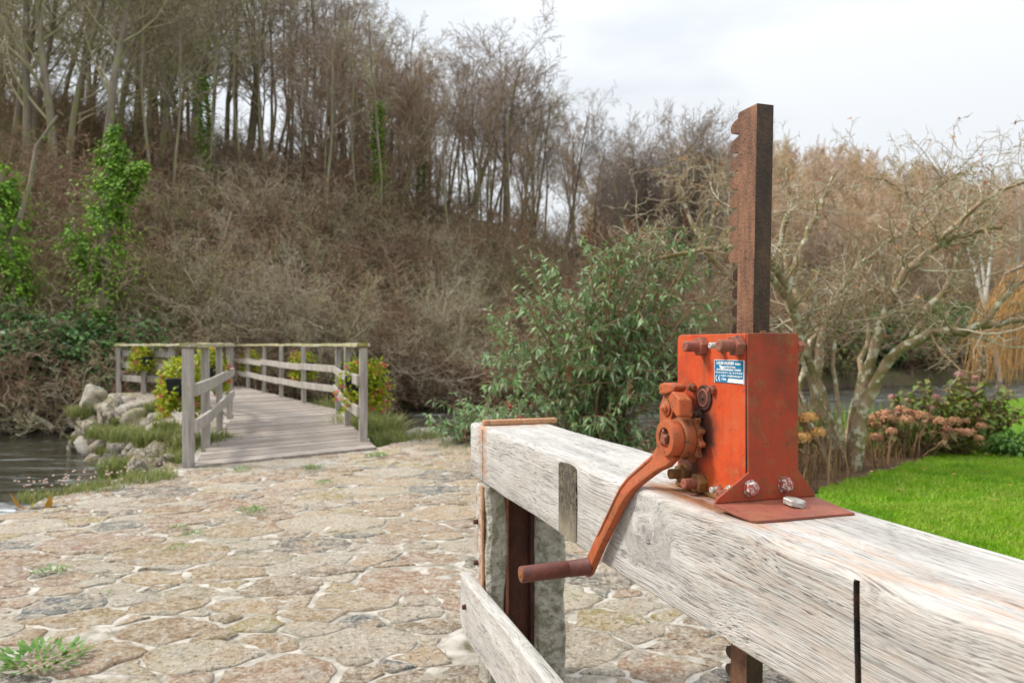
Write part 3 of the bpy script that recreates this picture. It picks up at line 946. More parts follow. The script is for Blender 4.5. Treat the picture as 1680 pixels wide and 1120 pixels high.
# big zinc hexagon head on the foot plate
q = MB()
cs, ct = 1.672, .190
zb = fz(cs)
q.rings([[(p[0], p[1], zb + h - (p[0] - cs) * .11 + (p[1] - ct) * -.12) for p in hexpts(cs, ct, r, .12)] for h, r in ((.001, .0235), (.011, .0235), (.0135, .0215), (.0145, .013))], True, False)
jp(q, 'bolt_head', m_zinc, .0008, label='bright zinc bolt head on the foot plate')

# ratchet wheel and hub, axis along t at (1.435, .131)
AX_, AZ_ = 1.435, .131
mb = MB()
def rt(prof, n=40): mb.lathe((AX_, T0, AZ_), (0, -1, 0), prof, n)
pts = []
nt_ = 11
for i in range(nt_):
    a = 2 * math.pi * i / nt_ + .2
    pts += [(AX_ + math.cos(a + u * 2 * math.pi / nt_) * r, AZ_ + math.sin(a + u * 2 * math.pi / nt_) * r) for u, r in ((0, .047), (.12, .058), (.32, .060), (.42, .055), (.62, .047), (.82, .0455))]
mb.prism(pts, 1, T0 - .026, T0 - .012)
jp(mb, 'ratchet_wheel', m_gear, .0012)
mb = MB(); rt([(.0, .018), (.012, .018)]); jp(mb, 'shaft', m_dk)
mb = MB(); mb.lathe((AX_, T0 - .0262, AZ_), (0, -1, 0), [(0, .040), (.002, .0465), (.024, .0465), (.028, .044), (.030, .041)], 44)
jp(mb, 'hub', m_gear, .0006)

# crank: boss, arm, grip
mb = MB()
mb.lathe((AX_, T0 - .0565, AZ_), (0, -1, 0), [(0, .040), (.003, .0425), (.025, .0425), (.0295, .0405), (.030, .0385), (.030, .0245), (.022, .0225), (.012, .0215), (.0119, .001)], 48, cap=False)
# arm sections: centre (s,t,z), half width, half thickness, recess depth
secs = [((1.424, .044, .108), .036, .010, 0), ((1.402, .040, .085), .033, .0105, 0), ((1.383, .030, .066), .027, .0105, 0), ((1.372, .024, .056), .0255, .0105, .0035),
        ((1.345, .008, .030), .0235, .0105, .0035), ((1.325, -.006, .008), .0235, .0105, .0035), ((1.306, -.017, -.018), .0225, .0105, .0035), ((1.285, -.021, -.046), .021, .0105, .0035),
        ((1.240, -.024, -.103), .0205, .0105, .0035), ((1.200, -.027, -.154), .0200, .0105, .0032), ((1.192, -.028, -.164), .0200, .0105, 0), ((1.160, -.029, -.205), .0200, .0105, 0), ((1.140, -.030, -.232), .0205, .0105, 0),
        ((1.118, -.030, -.262), .0195, .0100, 0), ((1.108, -.030, -.276), .0120, .0090, 0)]
rings = []
for i, (c, hw, ht, rc) in enumerate(secs):
    a = Vector(secs[max(0, i - 1)][0]); bb = Vector(secs[min(len(secs) - 1, i + 1)][0]); d = (bb - a).normalized()
    nrm = Vector((0, -1, 0)); nrm = (nrm - d * nrm.dot(d)).normalized()
    w = d.cross(nrm).normalized(); hw *= .86 if i > 1 else 1
    c = Vector(c)
    ring = []
    for x, y in ((-1, -.55), (-.86, -1), (.86, -1), (1, -.55), (1, .55), (.88, .92), (.62, 1), (.50, 1 - rc / ht), (-.50, 1 - rc / ht), (-.62, 1), (-.88, .92), (-1, .55)):
        ring.append(c + w * hw * x + nrm * ht * y)
    rings.append(ring)
mb.rings(rings, True, True)
crank = jp(mb, 'crank_arm', m_arm)
md = crank.modifiers.new('split', 'EDGE_SPLIT'); md.split_angle = R(32)
q = MB()
hd = Vector((-.012, -1, -.022)).normalized()
h0 = Vector((1.131, -.037, -.249))
q.lathe(h0, hd, [(0, .0245), (.006, .0245), (.007, .0222), (.058, .0218), (.060, .0202), (.062, .0202), (.064, .0215), (.190, .0215), (.193, .0205)], 36)
gr = q.build('grip', m_grip, crank)
q = MB()
e = h0 + hd * .1932
q.lathe(e, hd, [(0, .0203), (.001, .0200), (.0012, .0135), (.0008, .0125), (.0008, .008), (.003, .0075), (.0032, .001)], 30)
q.build('grip_end', m_gear, gr)
# square shaft end and split pin in the boss
q = MB()
q.prism([(AX_ + math.cos(a) * .0155, AZ_ + math.sin(a) * .0155) for a in (.5, .5 + math.pi / 2, .5 + math.pi, .5 + 1.5 * math.pi)], 1, T0 - .09, T0 - .060)
q.cyl((AX_ + .012, T0 - .084, AZ_ + .004), (AX_ + .010, T0 - .094, AZ_ + .003), .006, .005, 12)
q.cyl((AX_ - .018, T0 - .086, AZ_ - .014), (AX_ + .014, T0 - .090, AZ_ - .002), .0018, None, 8)
q.cyl((AX_ - .006, T0 - .086, AZ_ + .019), (AX_ + .002, T0 - .089, AZ_ + .012), .003, None, 8)
q.build('shaft_square', m_bolt, crank)

# pawl
pb = [(1.354, .122), (1.351, .195), (1.366, .220), (1.376, .234), (1.400, .236), (1.412, .222), (1.417, .194), (1.406, .167), (1.392, .140)]
jp(MB().prism(pb, 1, .052, .066), 'pawl', m_arm, .003)
pwl = jp(MB().prism([(1.372, .228), (1.368, .244), (1.376, .254), (1.390, .257), (1.434, .257), (1.444, .250), (1.436, .238), (1.405, .232)], 1, .040, .074), 'pawl_tab', m_arm, .004)
# weighted block, leaning toward the wheel
q = MB()
f = [(1.424, .226), (1.444, .241), (1.474, .224), (1.476, .186), (1.462, .182), (1.436, .200)]
q.add([(a, .034, c) for a, c in f] + [(a + .006, .066, c - .003) for a, c in f],
      [tuple(range(6)), tuple(range(6, 12))[::-1]] + [(i, (i + 1) % 6, 6 + (i + 1) % 6, 6 + i) for i in range(6)])
jp(q, 'pawl_weight', m_arm, .0035)
q = MB()
q.lathe((1.389, .052, .197), (0, -1, 0), [(0, .0200), (.004, .0200), (.0045, .0185), (.0046, .0125), (.010, .0120), (.0115, .0105), (.0116, .0055), (.014, .005), (.0142, .001)], 30)
jp(q, 'pawl_pivot', m_arm)
jp(MB().cyl((1.389, .066, .197), (1.389, .104, .197), .010, None, 16), 'pawl_pin', m_dk)

# maker's plate
lp = jp(MB().box((1.512, T0 - .0016, .264), (1.619, T0 - .0002, .3135)), 'label_plate', None)
m, nt, b = mat('blue_enamel', .35, 0, .5)
v = nd(nt, 'TexCoord').outputs['Object']
setc(nt, b, mix(nt, ramp(nt, noise(nt, v, 70, 5, .7), [(.62, 0.0), (.68, .8)]), (.008, .16, .32), (.35, .40, .40)))
lp.data.materials.append(m)
m_white, _, _b = mat('white_print', .5); _b.inputs['Base Color'].default_value = (.75, .76, .74, 1)
m_scrap = m_simple('scuffed_white', [(.75, .72, .60), (.80, .80, .76), (.55, .45, .33)], 90, .6, 0, 0)
q = MB()
for (x0, z0, x1, z1) in ((1.511, .263, 1.512, .3145), (1.619, .263, 1.6202, .3145), (1.512, .3135, 1.619, .3146)):
    q.box((x0, T0 - .0022, z0), (x1, T0 - .0003, z1))
q.build('rim', m_white, lp)
q = MB(); q.prism([(1.561, .2655), (1.618, .2648), (1.6175, .2735), (1.565, .2740)], 1, T0 - .0022, T0 - .0014)
q.prism([(1.530, .3030), (1.542, .3000), (1.549, .2955), (1.541, .2940), (1.533, .2970)], 1, T0 - .0022, T0 - .0014)
q.build('scrape', m_scrap, lp)
def text(body, x, z, size, m, parent, width=None, bold=0):
    cu = bpy.data.curves.new('lettering', 'FONT'); cu.body = body; cu.size = size; cu.extrude = .0003; cu.offset = bold
    to = bpy.data.objects.new('tmp', cu); COL.objects.link(to)
    me = bpy.data.meshes.new_from_object(to.evaluated_get(bpy.context.evaluated_depsgraph_get()))
    bpy.data.objects.remove(to)
    n = len(me.vertices); co = np.empty(n * 3); me.vertices.foreach_get('co', co); co = co.reshape(-1, 3)
    w = co[:, 0].max() - co[:, 0].min()
    fx = (width / w) if width else 1
    out = np.stack([x + (co[:, 0] - co[:, 0].min()) * fx, T0 - .0020 - co[:, 2], z + co[:, 1]], 1)
    me.vertices.foreach_set('co', out.ravel()); me.update()
    me.materials.clear(); me.materials.append(m)
    return obj('lettering', me, None, parent)
text('LOUIS FEUGIER', 1.5205, .3045, .0085, m_white, lp, .066, .0003)
text('s.a.s', 1.5900, .3045, .0085, m_white, lp, .019, .0003)
text('appareils de levage', 1.546, .2975, .0062, m_white, lp, .044, .0001)
text('41130 SELLES/MEDAILLE - FRANCE', 1.520, .2910, .0055, m_white, lp, .090, .0002)
text('Tel : 02 54 95 36 41 - Fax : 02 54 96 30 62', 1.5155, .2845, .0052, m_white, lp, .100, .0001)
text('E-Mail : info@louisfeugier.fr', 1.538, .2780, .0050, m_white, lp, .078, .0001)
text('TYPE', 1.538, .2690, .0060, m_white, lp, .019, .0002)
# CE mark from two arcs
q = MB()
for cx in (1.5235, 1.5345):
    P = []
    for r in (.0072, .0054):
        ar = [(cx + r * math.cos(t), .2735 + r * math.sin(t)) for t in np.linspace(math.radians(100), math.radians(260), 14)]
        P += ar if r > .006 else ar[::-1]
    q.prism(P, 1, T0 - .0023, T0 - .0016)
q.box((1.5285, T0 - .0023, .2727), (1.5335, T0 - .0016, .2743))
q.build('lettering', m_white, lp)

# toothed rack
q = MB()
P_ = .0415
def lean(v): return (v[0] + .030 * (v[2] - .5), v[1], v[2])
TR0, TR1 = .149, .192
def tooth_pts(zb): return [(1.5270, zb), (1.520, zb + .0015), (1.508, zb + .003), (1.4995, zb + .006), (1.4955, zb + .0125), (1.4960, zb + .0205), (1.5005, zb + .027), (1.510, zb + .0315), (1.521, zb + .0345), (1.5265, zb + .0375)]
def column(z0, z1, t0, t1, sback, mm=None):
    """toothed outline from z0 up to z1, swept across t"""
    P = []
    z = z0
    while z + P_ <= z1 + .001:
        P += tooth_pts(z); z += P_
    P += [(1.5275, z1)]
    return P
ZS = .532
n_up = 8
up = []
z = ZS
for _ in range(n_up): up += tooth_pts(z); z += P_
ztop = z + .006
up += [(1.5215, ztop - .012), (1.524, ztop - .002), (1.530, ztop)]
def prism_strips(mb, left, right, t0, t1):
    """left outline (s,z) bottom to top, straight back at s=right: quads row by row so the face stays clean"""
    n = len(left)
    vs = []
    for (s, z) in left: vs += [lean((s, t0, z)), lean((right, t0, z)), lean((right, t1, z)), lean((s, t1, z))]
    fs = []
    for i in range(n - 1):
        a = i * 4; c = a + 4
        for k in range(4):
            fs.append((a + k, a + (k + 1) % 4, c + (k + 1) % 4, c + k))
    fs += [(0, 1, 2, 3), ((n - 1) * 4, (n - 1) * 4 + 1, (n - 1) * 4 + 2, (n - 1) * 4 + 3)]
    mb.add(vs, fs)
prism_strips(q, up, 1.592, TR0, TR1)
q.add([lean(p) for p in [(1.532, TR0, -1.05), (1.592, TR0, -1.05), (1.592, TR1, -1.05), (1.532, TR1, -1.05), (1.532, TR0, ZS), (1.592, TR0, ZS), (1.592, TR1, ZS), (1.532, TR1, ZS)]],
      [(0, 3, 2, 1), (4, 5, 6, 7), (0, 1, 5, 4), (1, 2, 6, 5), (2, 3, 7, 6), (3, 0, 4, 7)])
rack = jp(q, 'toothed_rack', m_rack, .0012, 2)
q = MB()
lo = []
z = ZS - 37 * P_
while z < ZS - .01: lo += tooth_pts(z); z += P_
lo += [(1.5275, ZS - .0005)]
prism_strips(q, lo, 1.5315, TR0 + .012, TR1 - .002)
q.build('tooth_strip', m_rackd, rack)  # set-back strip coloured darker to stand for the shade of its recess
rack.data.materials.append(m_rust('shaded_rack_face', [(.028, .018, .014), (.065, .038, .026), (.14, .075, .035)], .4, .3, .5, 16))  # face away from the sun: its shade put into a darker rust
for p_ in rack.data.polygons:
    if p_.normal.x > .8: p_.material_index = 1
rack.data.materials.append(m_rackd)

# ================================================================== FOOTBRIDGE
m_deck, nt, b = mat('deck_boards', .85, 0, .2)
v = nd(nt, 'TexCoord').outputs['Object']
isr = isl(nt)
c = ramp(nt, isr, [(0, (.23, .195, .165)), (.4, (.32, .28, .24)), (.8, (.40, .355, .31)), (1, (.27, .23, .195))])
c = mix(nt, ramp(nt, noise(nt, v, 6, 6, .7), [(.4, 0.0), (.65, .6)]), c, (.22, .17, .14))
c = mix(nt, ramp(nt, noise(nt, coords(nt, (8, 60, 8), src=v), 1, 4), [(.3, .6), (.5, 0.0)]), c, (.13, .10, .085))
setc(nt, b, c); bump(nt, b, noise(nt, v, 40, 4), .006)
m_post, nt, b = mat('grey_timber', .85, 0, .2)
v = nd(nt, 'TexCoord').outputs['Object']
c = ramp(nt, isl(nt), [(0, (.38, .335, .30)), (.5, (.48, .44, .40)), (1, (.42, .36, .31))])
c = mix(nt, ramp(nt, noise(nt, coords(nt, (20, 20, 2), src=v), 1, 5, .7), [(.35, .8), (.6, 0.0)]), c, (.20, .17, .15))
c = mix(nt, ramp(nt, noise(nt, v, 5, 4), [(.5, 0.0), (.65, .5)]), c, (.30, .30, .20))
setc(nt, b, c); bump(nt, b, noise(nt, coords(nt, (40, 40, 4), src=v), 1, 4), .004)
m_moss, nt, b = mat('mossy_handrail', .9, 0, .2)
v = nd(nt, 'TexCoord').outputs['Object']
c = mix(nt, ramp(nt, noise(nt, v, 5, 6, .7), [(.38, 0.0), (.58, 1.0)]), (.42, .38, .29), (.26, .24, .06))
c = mix(nt, ramp(nt, noise(nt, v, 16, 5, .7), [(.52, 0.0), (.62, .9)]), c, (.55, .53, .46))
setc(nt, b, c); bump(nt, b, noise(nt, v, 30, 5), .02)

bridge = thing('footbridge', 'grey timber footbridge with post and rail sides bending left over the river', 'footbridge', (-2.2, 7.1, 0))
BOFF = Vector((-2.2, 7.1, 0))
pb_ = random.Random(4)
def bp(mb, name, m, bevel=0, par=None):
    o = mb.build(name, m, par or bridge, bevel=bevel)
    if par is None: o.location = -BOFF
    return o
Lp = [Vector(p) for p in ((-2.93, 6.63), (-3.24, 7.75), (-3.74, 9.36), (-4.29, 11.1), (-5.3, 12.4), (-6.35, 13.6), (-7.15, 14.2), (-7.85, 14.6))]
Rp = [Vector(p) for p in ((-1.66, 8.15), (-2.19, 9.7), (-2.93, 12.3), (-3.84, 13.5), (-4.73, 15.0), (-5.6, 16.5), (-6.6, 18.3), (-7.5, 19.7))]
# deck boards: run across, in two straight bays
mb = MB()
def deck(mb, a0, a1, b0, b1, w=.145):
    """boards between the left edge a0->a1 and the right edge b0->b1"""
    L = ((a1 - a0).length + (b1 - b0).length) / 2; n = int(L / w)
    for i in range(n):
        t0, t1 = (i + .04) / n, (i + .96) / n
        q = [a0.lerp(a1, t0), b0.lerp(b1, t0), b0.lerp(b1, t1), a0.lerp(a1, t1)]
        z = .03 + pb_.uniform(-.004, .004); e = [pb_.uniform(-.02, .02) for _ in range(4)]
        d = (q[1] - q[0]).normalized()
        q = [q[0] - d * e[0], q[1] + d * e[1], q[2] + d * e[1], q[3] - d * e[0]]
        mb.add([(p.x, p.y, z - .045) for p in q] + [(p.x, p.y, z + pb_.uniform(-.003, .003)) for p in q],
               [(0, 3, 2, 1), (4, 5, 6, 7), (0, 1, 5, 4), (1, 2, 6, 5), (2, 3, 7, 6), (3, 0, 4, 7)])
deck(mb, Vector((-2.84, 6.50)), Vector((-4.22, 11.1)), Vector((-1.42, 7.68)), Vector((-2.98, 12.25)))
deck(mb, Vector((-4.24, 11.18)), Vector((-9.0, 18.75)), Vector((-3.0, 12.32)), Vector((-7.5, 19.8)))
bp(mb, 'deck', m_deck)
mb = MB()
for a0, a1 in ((Lp[0], Lp[3]), (Lp[3], Lp[5]), (Rp[0], Rp[2]), (Rp[2], Rp[7])):
    mb.beam((a0.x, a0.y, -.12), (a1.x, a1.y, -.12), .14, .2)
bp(mb, 'bearer', m_post)
def toward(p, q, d): return (q - p).normalized() * d
for side_, pts_ in ((1, Lp), (-1, Rp)):
    for k, p in enumerate(pts_):
        mb = MB()
        w = .082 if k else .092
        lx, ly = pb_.uniform(-.012, .012), pb_.uniform(-.012, .012)
        z0 = -.02 if k == 0 else (.05 if side_ == 1 and k >= 6 else -.35)
        mb.beam((p.x, p.y, z0), (p.x + lx, p.y + ly, 1.075), w, w, up=(-.297, .955, 0), jit=.004, rng=pb_)
        bp(mb, 'post', m_post, .008)
    for k in range(len(pts_) - 1):
        a, c = pts_[k], pts_[k + 1]
        d = (c - a).normalized(); nrm = Vector((d.y, -d.x)) * side_        # inward
        off = nrm * .058
        levels = (.70, .37) if not (side_ == 1 and k >= 5) else (.92, .68, .44)
        for z in levels:
            if k == 0 or not (k > 2):
                a_, c_ = a - d * .03, c + d * .03
            else:
                a_, c_ = a - d * .02, c + d * .02
            mb = MB()
            jz = pb_.uniform(-.012, .012)
            mb.beam((a_.x + off.x, a_.y + off.y, z + jz), (c_.x + off.x, c_.y + off.y, z + jz + .003 * k), .034, .115, jit=.003, rng=pb_)
            bp(mb, 'rail', m_post, .004)
for pts_ in ((Lp[0], Lp[3]), (Lp[3], Lp[5]), (Lp[5], Lp[7]), (Rp[0], Rp[2]), (Rp[2], Rp[7])):
    a, c = pts_; d = (c - a).normalized()
    n = 14; rings = []
    sd = Vector((-d.y, d.x))
    a = a - d * .06; c = c + d * .02
    for i in range(n + 1):
        p = a.lerp(c, i / n); j1 = pb_.uniform(-.006, .006)
        rings.append([(p.x + sd.x * w, p.y + sd.y * w, z + j1) for w, z in ((-.075, 1.082), (-.07, 1.118), (0, 1.126), (.07, 1.118), (.075, 1.082))])
    bp(MB().rings(rings, True, False), 'handrail', m_moss)

# ================================================================== rocks, embankment under the bridge
m_rock = m_stone('lichened_rock', [(.10, .09, .07), (.32, .30, .26), (.17, .155, .12), (.44, .42, .37), (.13, .12, .08), (.24, .22, .17)], sp=1.6, mossy=1.0)
def rock_mesh(seed, sx=1, sy=1, sz=1, sub=3, amp=.35):
    amp *= 1.5
    bm = bmesh.new(); bmesh.ops.create_icosphere(bm, subdivisions=sub, radius=1)
    for v_ in bm.verts:
        p = v_.co.copy()
        d = 1 + mnoise.noise(p * 1.1 + Vector((seed * 3.1, 0, 0))) * amp + mnoise.noise(p * 2.7 + Vector((0, seed, 0))) * amp * .45 + mnoise.noise(p * 6 + Vector((0, 0, seed))) * amp * .15
        # flatten toward random planes for a quarried look
        v_.co = Vector((p.x * sx, p.y * sy, p.z * sz)) * d
    me = bpy.data.meshes.new('rock'); bm.to_mesh(me); bm.free()
    me.polygons.foreach_set('use_smooth', [True] * len(me.polygons))
    return me
def blob_np(seed, c, s, sub=3, amp=.35, rz=0):
    me = rock_mesh(seed, *s, sub=sub, amp=amp)
    n = len(me.vertices); co = np.empty(n * 3); me.vertices.foreach_get('co', co); co = co.reshape(-1, 3)
    ca, sa = math.cos(rz), math.sin(rz)
    co = np.stack([co[:, 0] * ca - co[:, 1] * sa, co[:, 0] * sa + co[:, 1] * ca, co[:, 2]], 1) + np.array(c)
    f = np.empty(len(me.polygons) * 3, dtype=np.int32); me.polygons.foreach_get('vertices', f)
    bpy.data.meshes.remove(me)
    return co, f.reshape(-1, 3)
parts_ = []
rr = random.Random(21)
bank = thing('stone_embankment', 'rough stone embankment with pale boulders and plants under the left side of the footbridge', 'embankment', (-5.5, 13.0, -1.2))
# continuous core
core = []
pl_ = [(-2.95, 6.7, .55), (-3.5, 8.3, .9), (-4.2, 10.0, 1.2), (-5.3, 11.8, 1.1), (-6.4, 13.0, 1.1), (-7.3, 13.9, 1.0), (-8.0, 14.5, .8), (-8.3, 14.9, .5)]
ztop_ = [0, .02, .05, .12, .20, .27, .24, .1]
rings = []
for i in range(81):
    t = i / 80 * (len(pl_) - 1); k = min(int(t), len(pl_) - 2); f = t - k
    p = Vector(pl_[k]).lerp(Vector(pl_[k + 1]), f); d = Vector(pl_[k + 1]) - Vector(pl_[k]); d.z = 0; d.normalize(); nr = Vector((-d.y, d.x, 0))
    ring = []
    wd_ = p.z; zt_ = ztop_[k] * (1 - f) + ztop_[k + 1] * f
    for (o, z) in ((wd_ * .62, -1.6), (wd_ * .55, -1.1), (wd_ * .5, -.7), (wd_ * .42, -.35 + zt_), (wd_ * .32, -.12 + zt_), (wd_ * .1, -.07 + zt_), (-.5, -.10 + zt_), (-.9, -.16), (-1.9, -.5), (-2.1, -1.6)):
        q = Vector((p.x, p.y, 0)) + nr * o
        w = mnoise.noise((q.x * 1.4, q.y * 1.4, z * 2)) * .26 + mnoise.noise((q.x * 4, q.y * 4, z * 5)) * .14
        ring.append((q.x + nr.x * w, q.y + nr.y * w, z + w * .35))
    rings.append(ring)
o_ = MB().rings(rings, True, True).build('bank_core', m_stone('bank_stone', [(.13, .12, .09), (.24, .21, .17), (.36, .33, .28), (.20, .18, .11)], sp=1.6, mossy=.8, use_isl=False), bank); o_.location = (5.5, -13.0, 1.2)
for i in range(240):
    t = rr.uniform(0, len(pl_) - 1.4); k = int(t); f = t - k
    p = Vector(pl_[k]).lerp(Vector(pl_[k + 1]), f); d = Vector(pl_[k + 1]) - Vector(pl_[k]); d.z = 0; d.normalize(); nr = Vector((-d.y, d.x, 0))
    h = rr.random()
    z = -1.05 + h * (.95 + ztop_[k])
    o = p.z * (.62 - .32 * h) + rr.uniform(-.1, .08)
    s = rr.uniform(.08, .24)
    c_ = (p.x + nr.x * o, p.y + nr.y * o, z)
    parts_.append(blob_np(i, c_, (s * rr.uniform(.8, 1.5), s * rr.uniform(.8, 1.2), s * rr.uniform(.6, 1.1)), 2, .45, rr.uniform(0, 3)))
for (x, y, z, s) in ((-3.32, 7.2, -.35, .22), (-3.6, 7.0, -.62, .22), (-3.3, 6.95, -.75, .22), (-3.85, 7.6, -.55, .22), (-4.0, 8.0, -.3, .2), (-8.0, 14.0, .02, .24), (-8.2, 14.2, -.5, .24), (-7.0, 12.9, -.1, .2), (-7.7, 13.5, -.5, .24), (-5.9, 11.6, -.15, .22)):
    parts_.append(blob_np(int(x * 31), (x, y, z), (s, s * .9, s * 1.2), 3, .4, x))
V, T = merge(parts_)
o_ = obj('boulders', np_mesh('boulders', V, None, T, smooth=True), m_rock, bank); o_.location = (5.5, -13.0, 1.2)
# mossy rock by the right-hand post
mr = thing('mossy_rock', 'low mossy rock beside the front right post of the footbridge', 'rock', (-1.15, 8.9, -.2))
obj('rock', rock_mesh(77, .34, .28, .26), m_stone('moss_rock', [(.20, .20, .10), (.40, .38, .30)], mossy=1.0, use_isl=False), mr)

# ================================================================== small plants
m_grass = m_leaf('grass_blades', [(.13, .30, .006), (.19, .41, .008), (.25, .47, .010), (.32, .47, .03)], .5, .4, .3, [(.12, .26, .008), (.24, .43, .01), (.36, .42, .06), (.19, .38, .01), (.30, .34, .06)], 1.8)
m_tuft = m_leaf('tuft_blades', [(.13, .18, .04), (.22, .25, .06), (.32, .29, .12), (.15, .23, .04)], .6, .3)
m_dry = m_leaf('dry_stems', [(.16, .08, .04), (.26, .15, .07), (.34, .22, .11), (.12, .07, .035)], .8, .2)
m_weed = m_leaf('weed_leaves', [(.09, .20, .03), (.13, .27, .05), (.18, .30, .06)], .55, .3)
m_pink = m_leaf('pink_heads', [(.55, .32, .28), (.62, .45, .38), (.70, .60, .52)], .8, .2)

def blades(rng, XY, Z, Lr, Wr, lean_=.35, curl=.3, nseg=2):
    """grass blades: each a strip bending outward"""
    n = len(XY)
    L = rng.uniform(*Lr, n); W = rng.uniform(*Wr, n)
    a = rng.uniform(0, 2 * np.pi, n); ln = rng.uniform(0, lean_, n)
    dx = np.cos(a) * ln; dy = np.sin(a) * ln
    p0 = np.column_stack([XY, Z]); sd = np.stack([-np.sin(a + rng.normal(0, .7, n)), np.cos(a), np.zeros(n)], 1) * W[:, None] / 2
    mid = p0 + np.stack([dx * L * .4, dy * L * .4, L * .6], 1)
    tip = p0 + np.stack([dx * L * (1 + curl), dy * L * (1 + curl), L * (1 - ln * .3)], 1)
    V = np.stack([p0 - sd, p0 + sd, mid + sd * .8, mid - sd * .8, tip], 1).reshape(-1, 3)
    o = np.arange(n)[:, None] * 5
    q = o + np.array([[0, 1, 2, 3]]); t = o + np.array([[3, 2, 4]])
    return V, q, t

def in_poly_np(X, Y, poly):
    r = np.zeros(len(X), bool); n = len(poly)
    for i in range(n):
        x1, y1 = poly[i]; x2, y2 = poly[(i + 1) % n]
        if y1 == y2: continue
        cnd = ((y1 > Y) != (y2 > Y)) & (X < (x2 - x1) * (Y - y1) / (y2 - y1) + x1)
        r ^= cnd
    return r
# lawn grass: dense near, thinner far
XY = []
for (n, x0, x1, y0, y1) in ((110000, 1.35, 4.2, 2.2, 5.0), (150000, 1.5, 8, 4.5, 8), (70000, 3, 14, 8, 14.5)):
    X = rng.uniform(x0, x1, n); Y = rng.uniform(y0, y1, n)
    k = in_poly_np(X, Y, LAWN) & ~in_poly_np(X, Y, BED) & (X / Y > .42)
    XY.append(np.stack([X[k], Y[k]], 1))
XY = np.concatenate(XY)
far_ = XY[:, 1] / 5
V, q, t = blades(rng, XY, np.zeros(len(XY)), (.018, .048), (.003, .007), .9)
tag(obj('grass', np_mesh('grass', V, q, t), m_grass), 'short bright green grass of the lawn', 'grass', kind='stuff')
# fallen leaves on the lawn
n = 150
X = rng.uniform(1.8, 8, n); Y = rng.uniform(3.2, 10, n)
k = in_poly_np(X, Y, LAWN) & ~in_poly_np(X, Y, BED); X = X[k]; Y = Y[k]; n = len(X)
V, q = leaves(np.stack([X, Y, np.full(n, .05)], 1), rnd_unit(rng, n) * [1, 1, .25], np.tile([0, 0, 1.], (n, 1)), rng.uniform(.04, .07, n), rng.uniform(.025, .04, n), fold=.3)
tag(obj('fallen_leaves', np_mesh('fallen_leaves', V, q), m_leaf('brown_leaf', [(.30, .15, .05), (.42, .24, .09), (.55, .45, .25)], .8, .1)), 'brown fallen leaves scattered over the lawn', 'leaves', kind='stuff')

def tuft(name, label, cat, x, y, z, r, n, Lr, Wr, m, group=None, lean_=.7, heads=None, hm=None, hs=.012):
    t_ = thing(name, label, cat, (x, y, z), 0, group)
    a = rng.uniform(0, 2 * np.pi, n); d = r * np.sqrt(rng.random(n))
    V, q, t = blades(rng, np.stack([np.cos(a) * d, np.sin(a) * d], 1), np.zeros(n), Lr, Wr, lean_)
    obj('blades', np_mesh('blades', V, q, t), m, t_)
    if heads:
        for _ in range(heads):
            aa = rng.uniform(0, 6.28); dd_ = r * math.sqrt(rng.random()) * 1.1
            c_ = (math.cos(aa) * dd_, math.sin(aa) * dd_, rng.uniform(Lr[1] * .8, Lr[1] * 1.5))
            v_, f_ = blob_np(int(aa * 100), c_, (hs, hs, hs * .7), 1, .3)
            obj('flower_head', np_mesh('flower_head', v_, None, f_, smooth=True), hm, t_)
    return t_
GW = 'green weeds growing in the joints of the stone paving'
def weed(x, y, r, n, lab):
    t_ = thing('weed', lab, 'weed', (x, y, .012), 0, GW)
    n = int(n * 1.8); a = rng.uniform(0, 6.28, n); d = r * np.sqrt(rng.random(n))
    Pp = np.stack([np.cos(a) * d, np.sin(a) * d, rng.uniform(0, r * .25, n)], 1)
    D = np.stack([np.cos(a), np.sin(a), rng.uniform(.1, .9, n)], 1)
    V, q = leaves(Pp, D, np.tile([0, 0, 1.], (n, 1)) + rng.normal(0, .3, (n, 3)), rng.uniform(.16, .34, n) * r, rng.uniform(.07, .14, n) * r)
    obj('leaves', np_mesh('leaves', V, q), m_weed, t_)
for (x, y, r, n, lab) in ((-1.62, 2.52, .13, 130, 'leafy green weed between stones near the bottom left, the largest of the weeds'),
                          (-1.75, 2.38, .07, 50, 'yellow-green weed just in front of the largest weed in the paving'),
                          (-2.21, 3.50, .07, 60, 'green weed on the left of the paving, behind the large leafy weed'),
                          (-1.99, 4.36, .055, 50, 'left one of a pair of small green weeds in the middle of the paving'),
                          (-1.83, 4.20, .055, 45, 'right one of a pair of small green weeds in the middle of the paving'),
                          (-1.79, 3.92, .05, 40, 'single small green weed in front of the pair of weeds'),
                          (-1.70, 4.78, .085, 70, 'flat spreading green weed beside a grey-green stone'),
                          (-1.78, 3.22, .03, 25, 'tiny green weed in a mortar joint in the open left half of the paving'),
                          (-1.48, 5.75, .07, 60, 'grassy weed on the paving in front of the bridge deck'),
                          (-1.75, 6.45, .09, 80, 'low weed at the threshold of the bridge deck'),
                          (-1.33, 7.15, .10, 90, 'weed at the foot of the front right bridge post'),
                          (-2.35, 6.35, .08, 70, 'weed in front of the left corner of the bridge deck')):
    weed(x, y, r, n, lab)

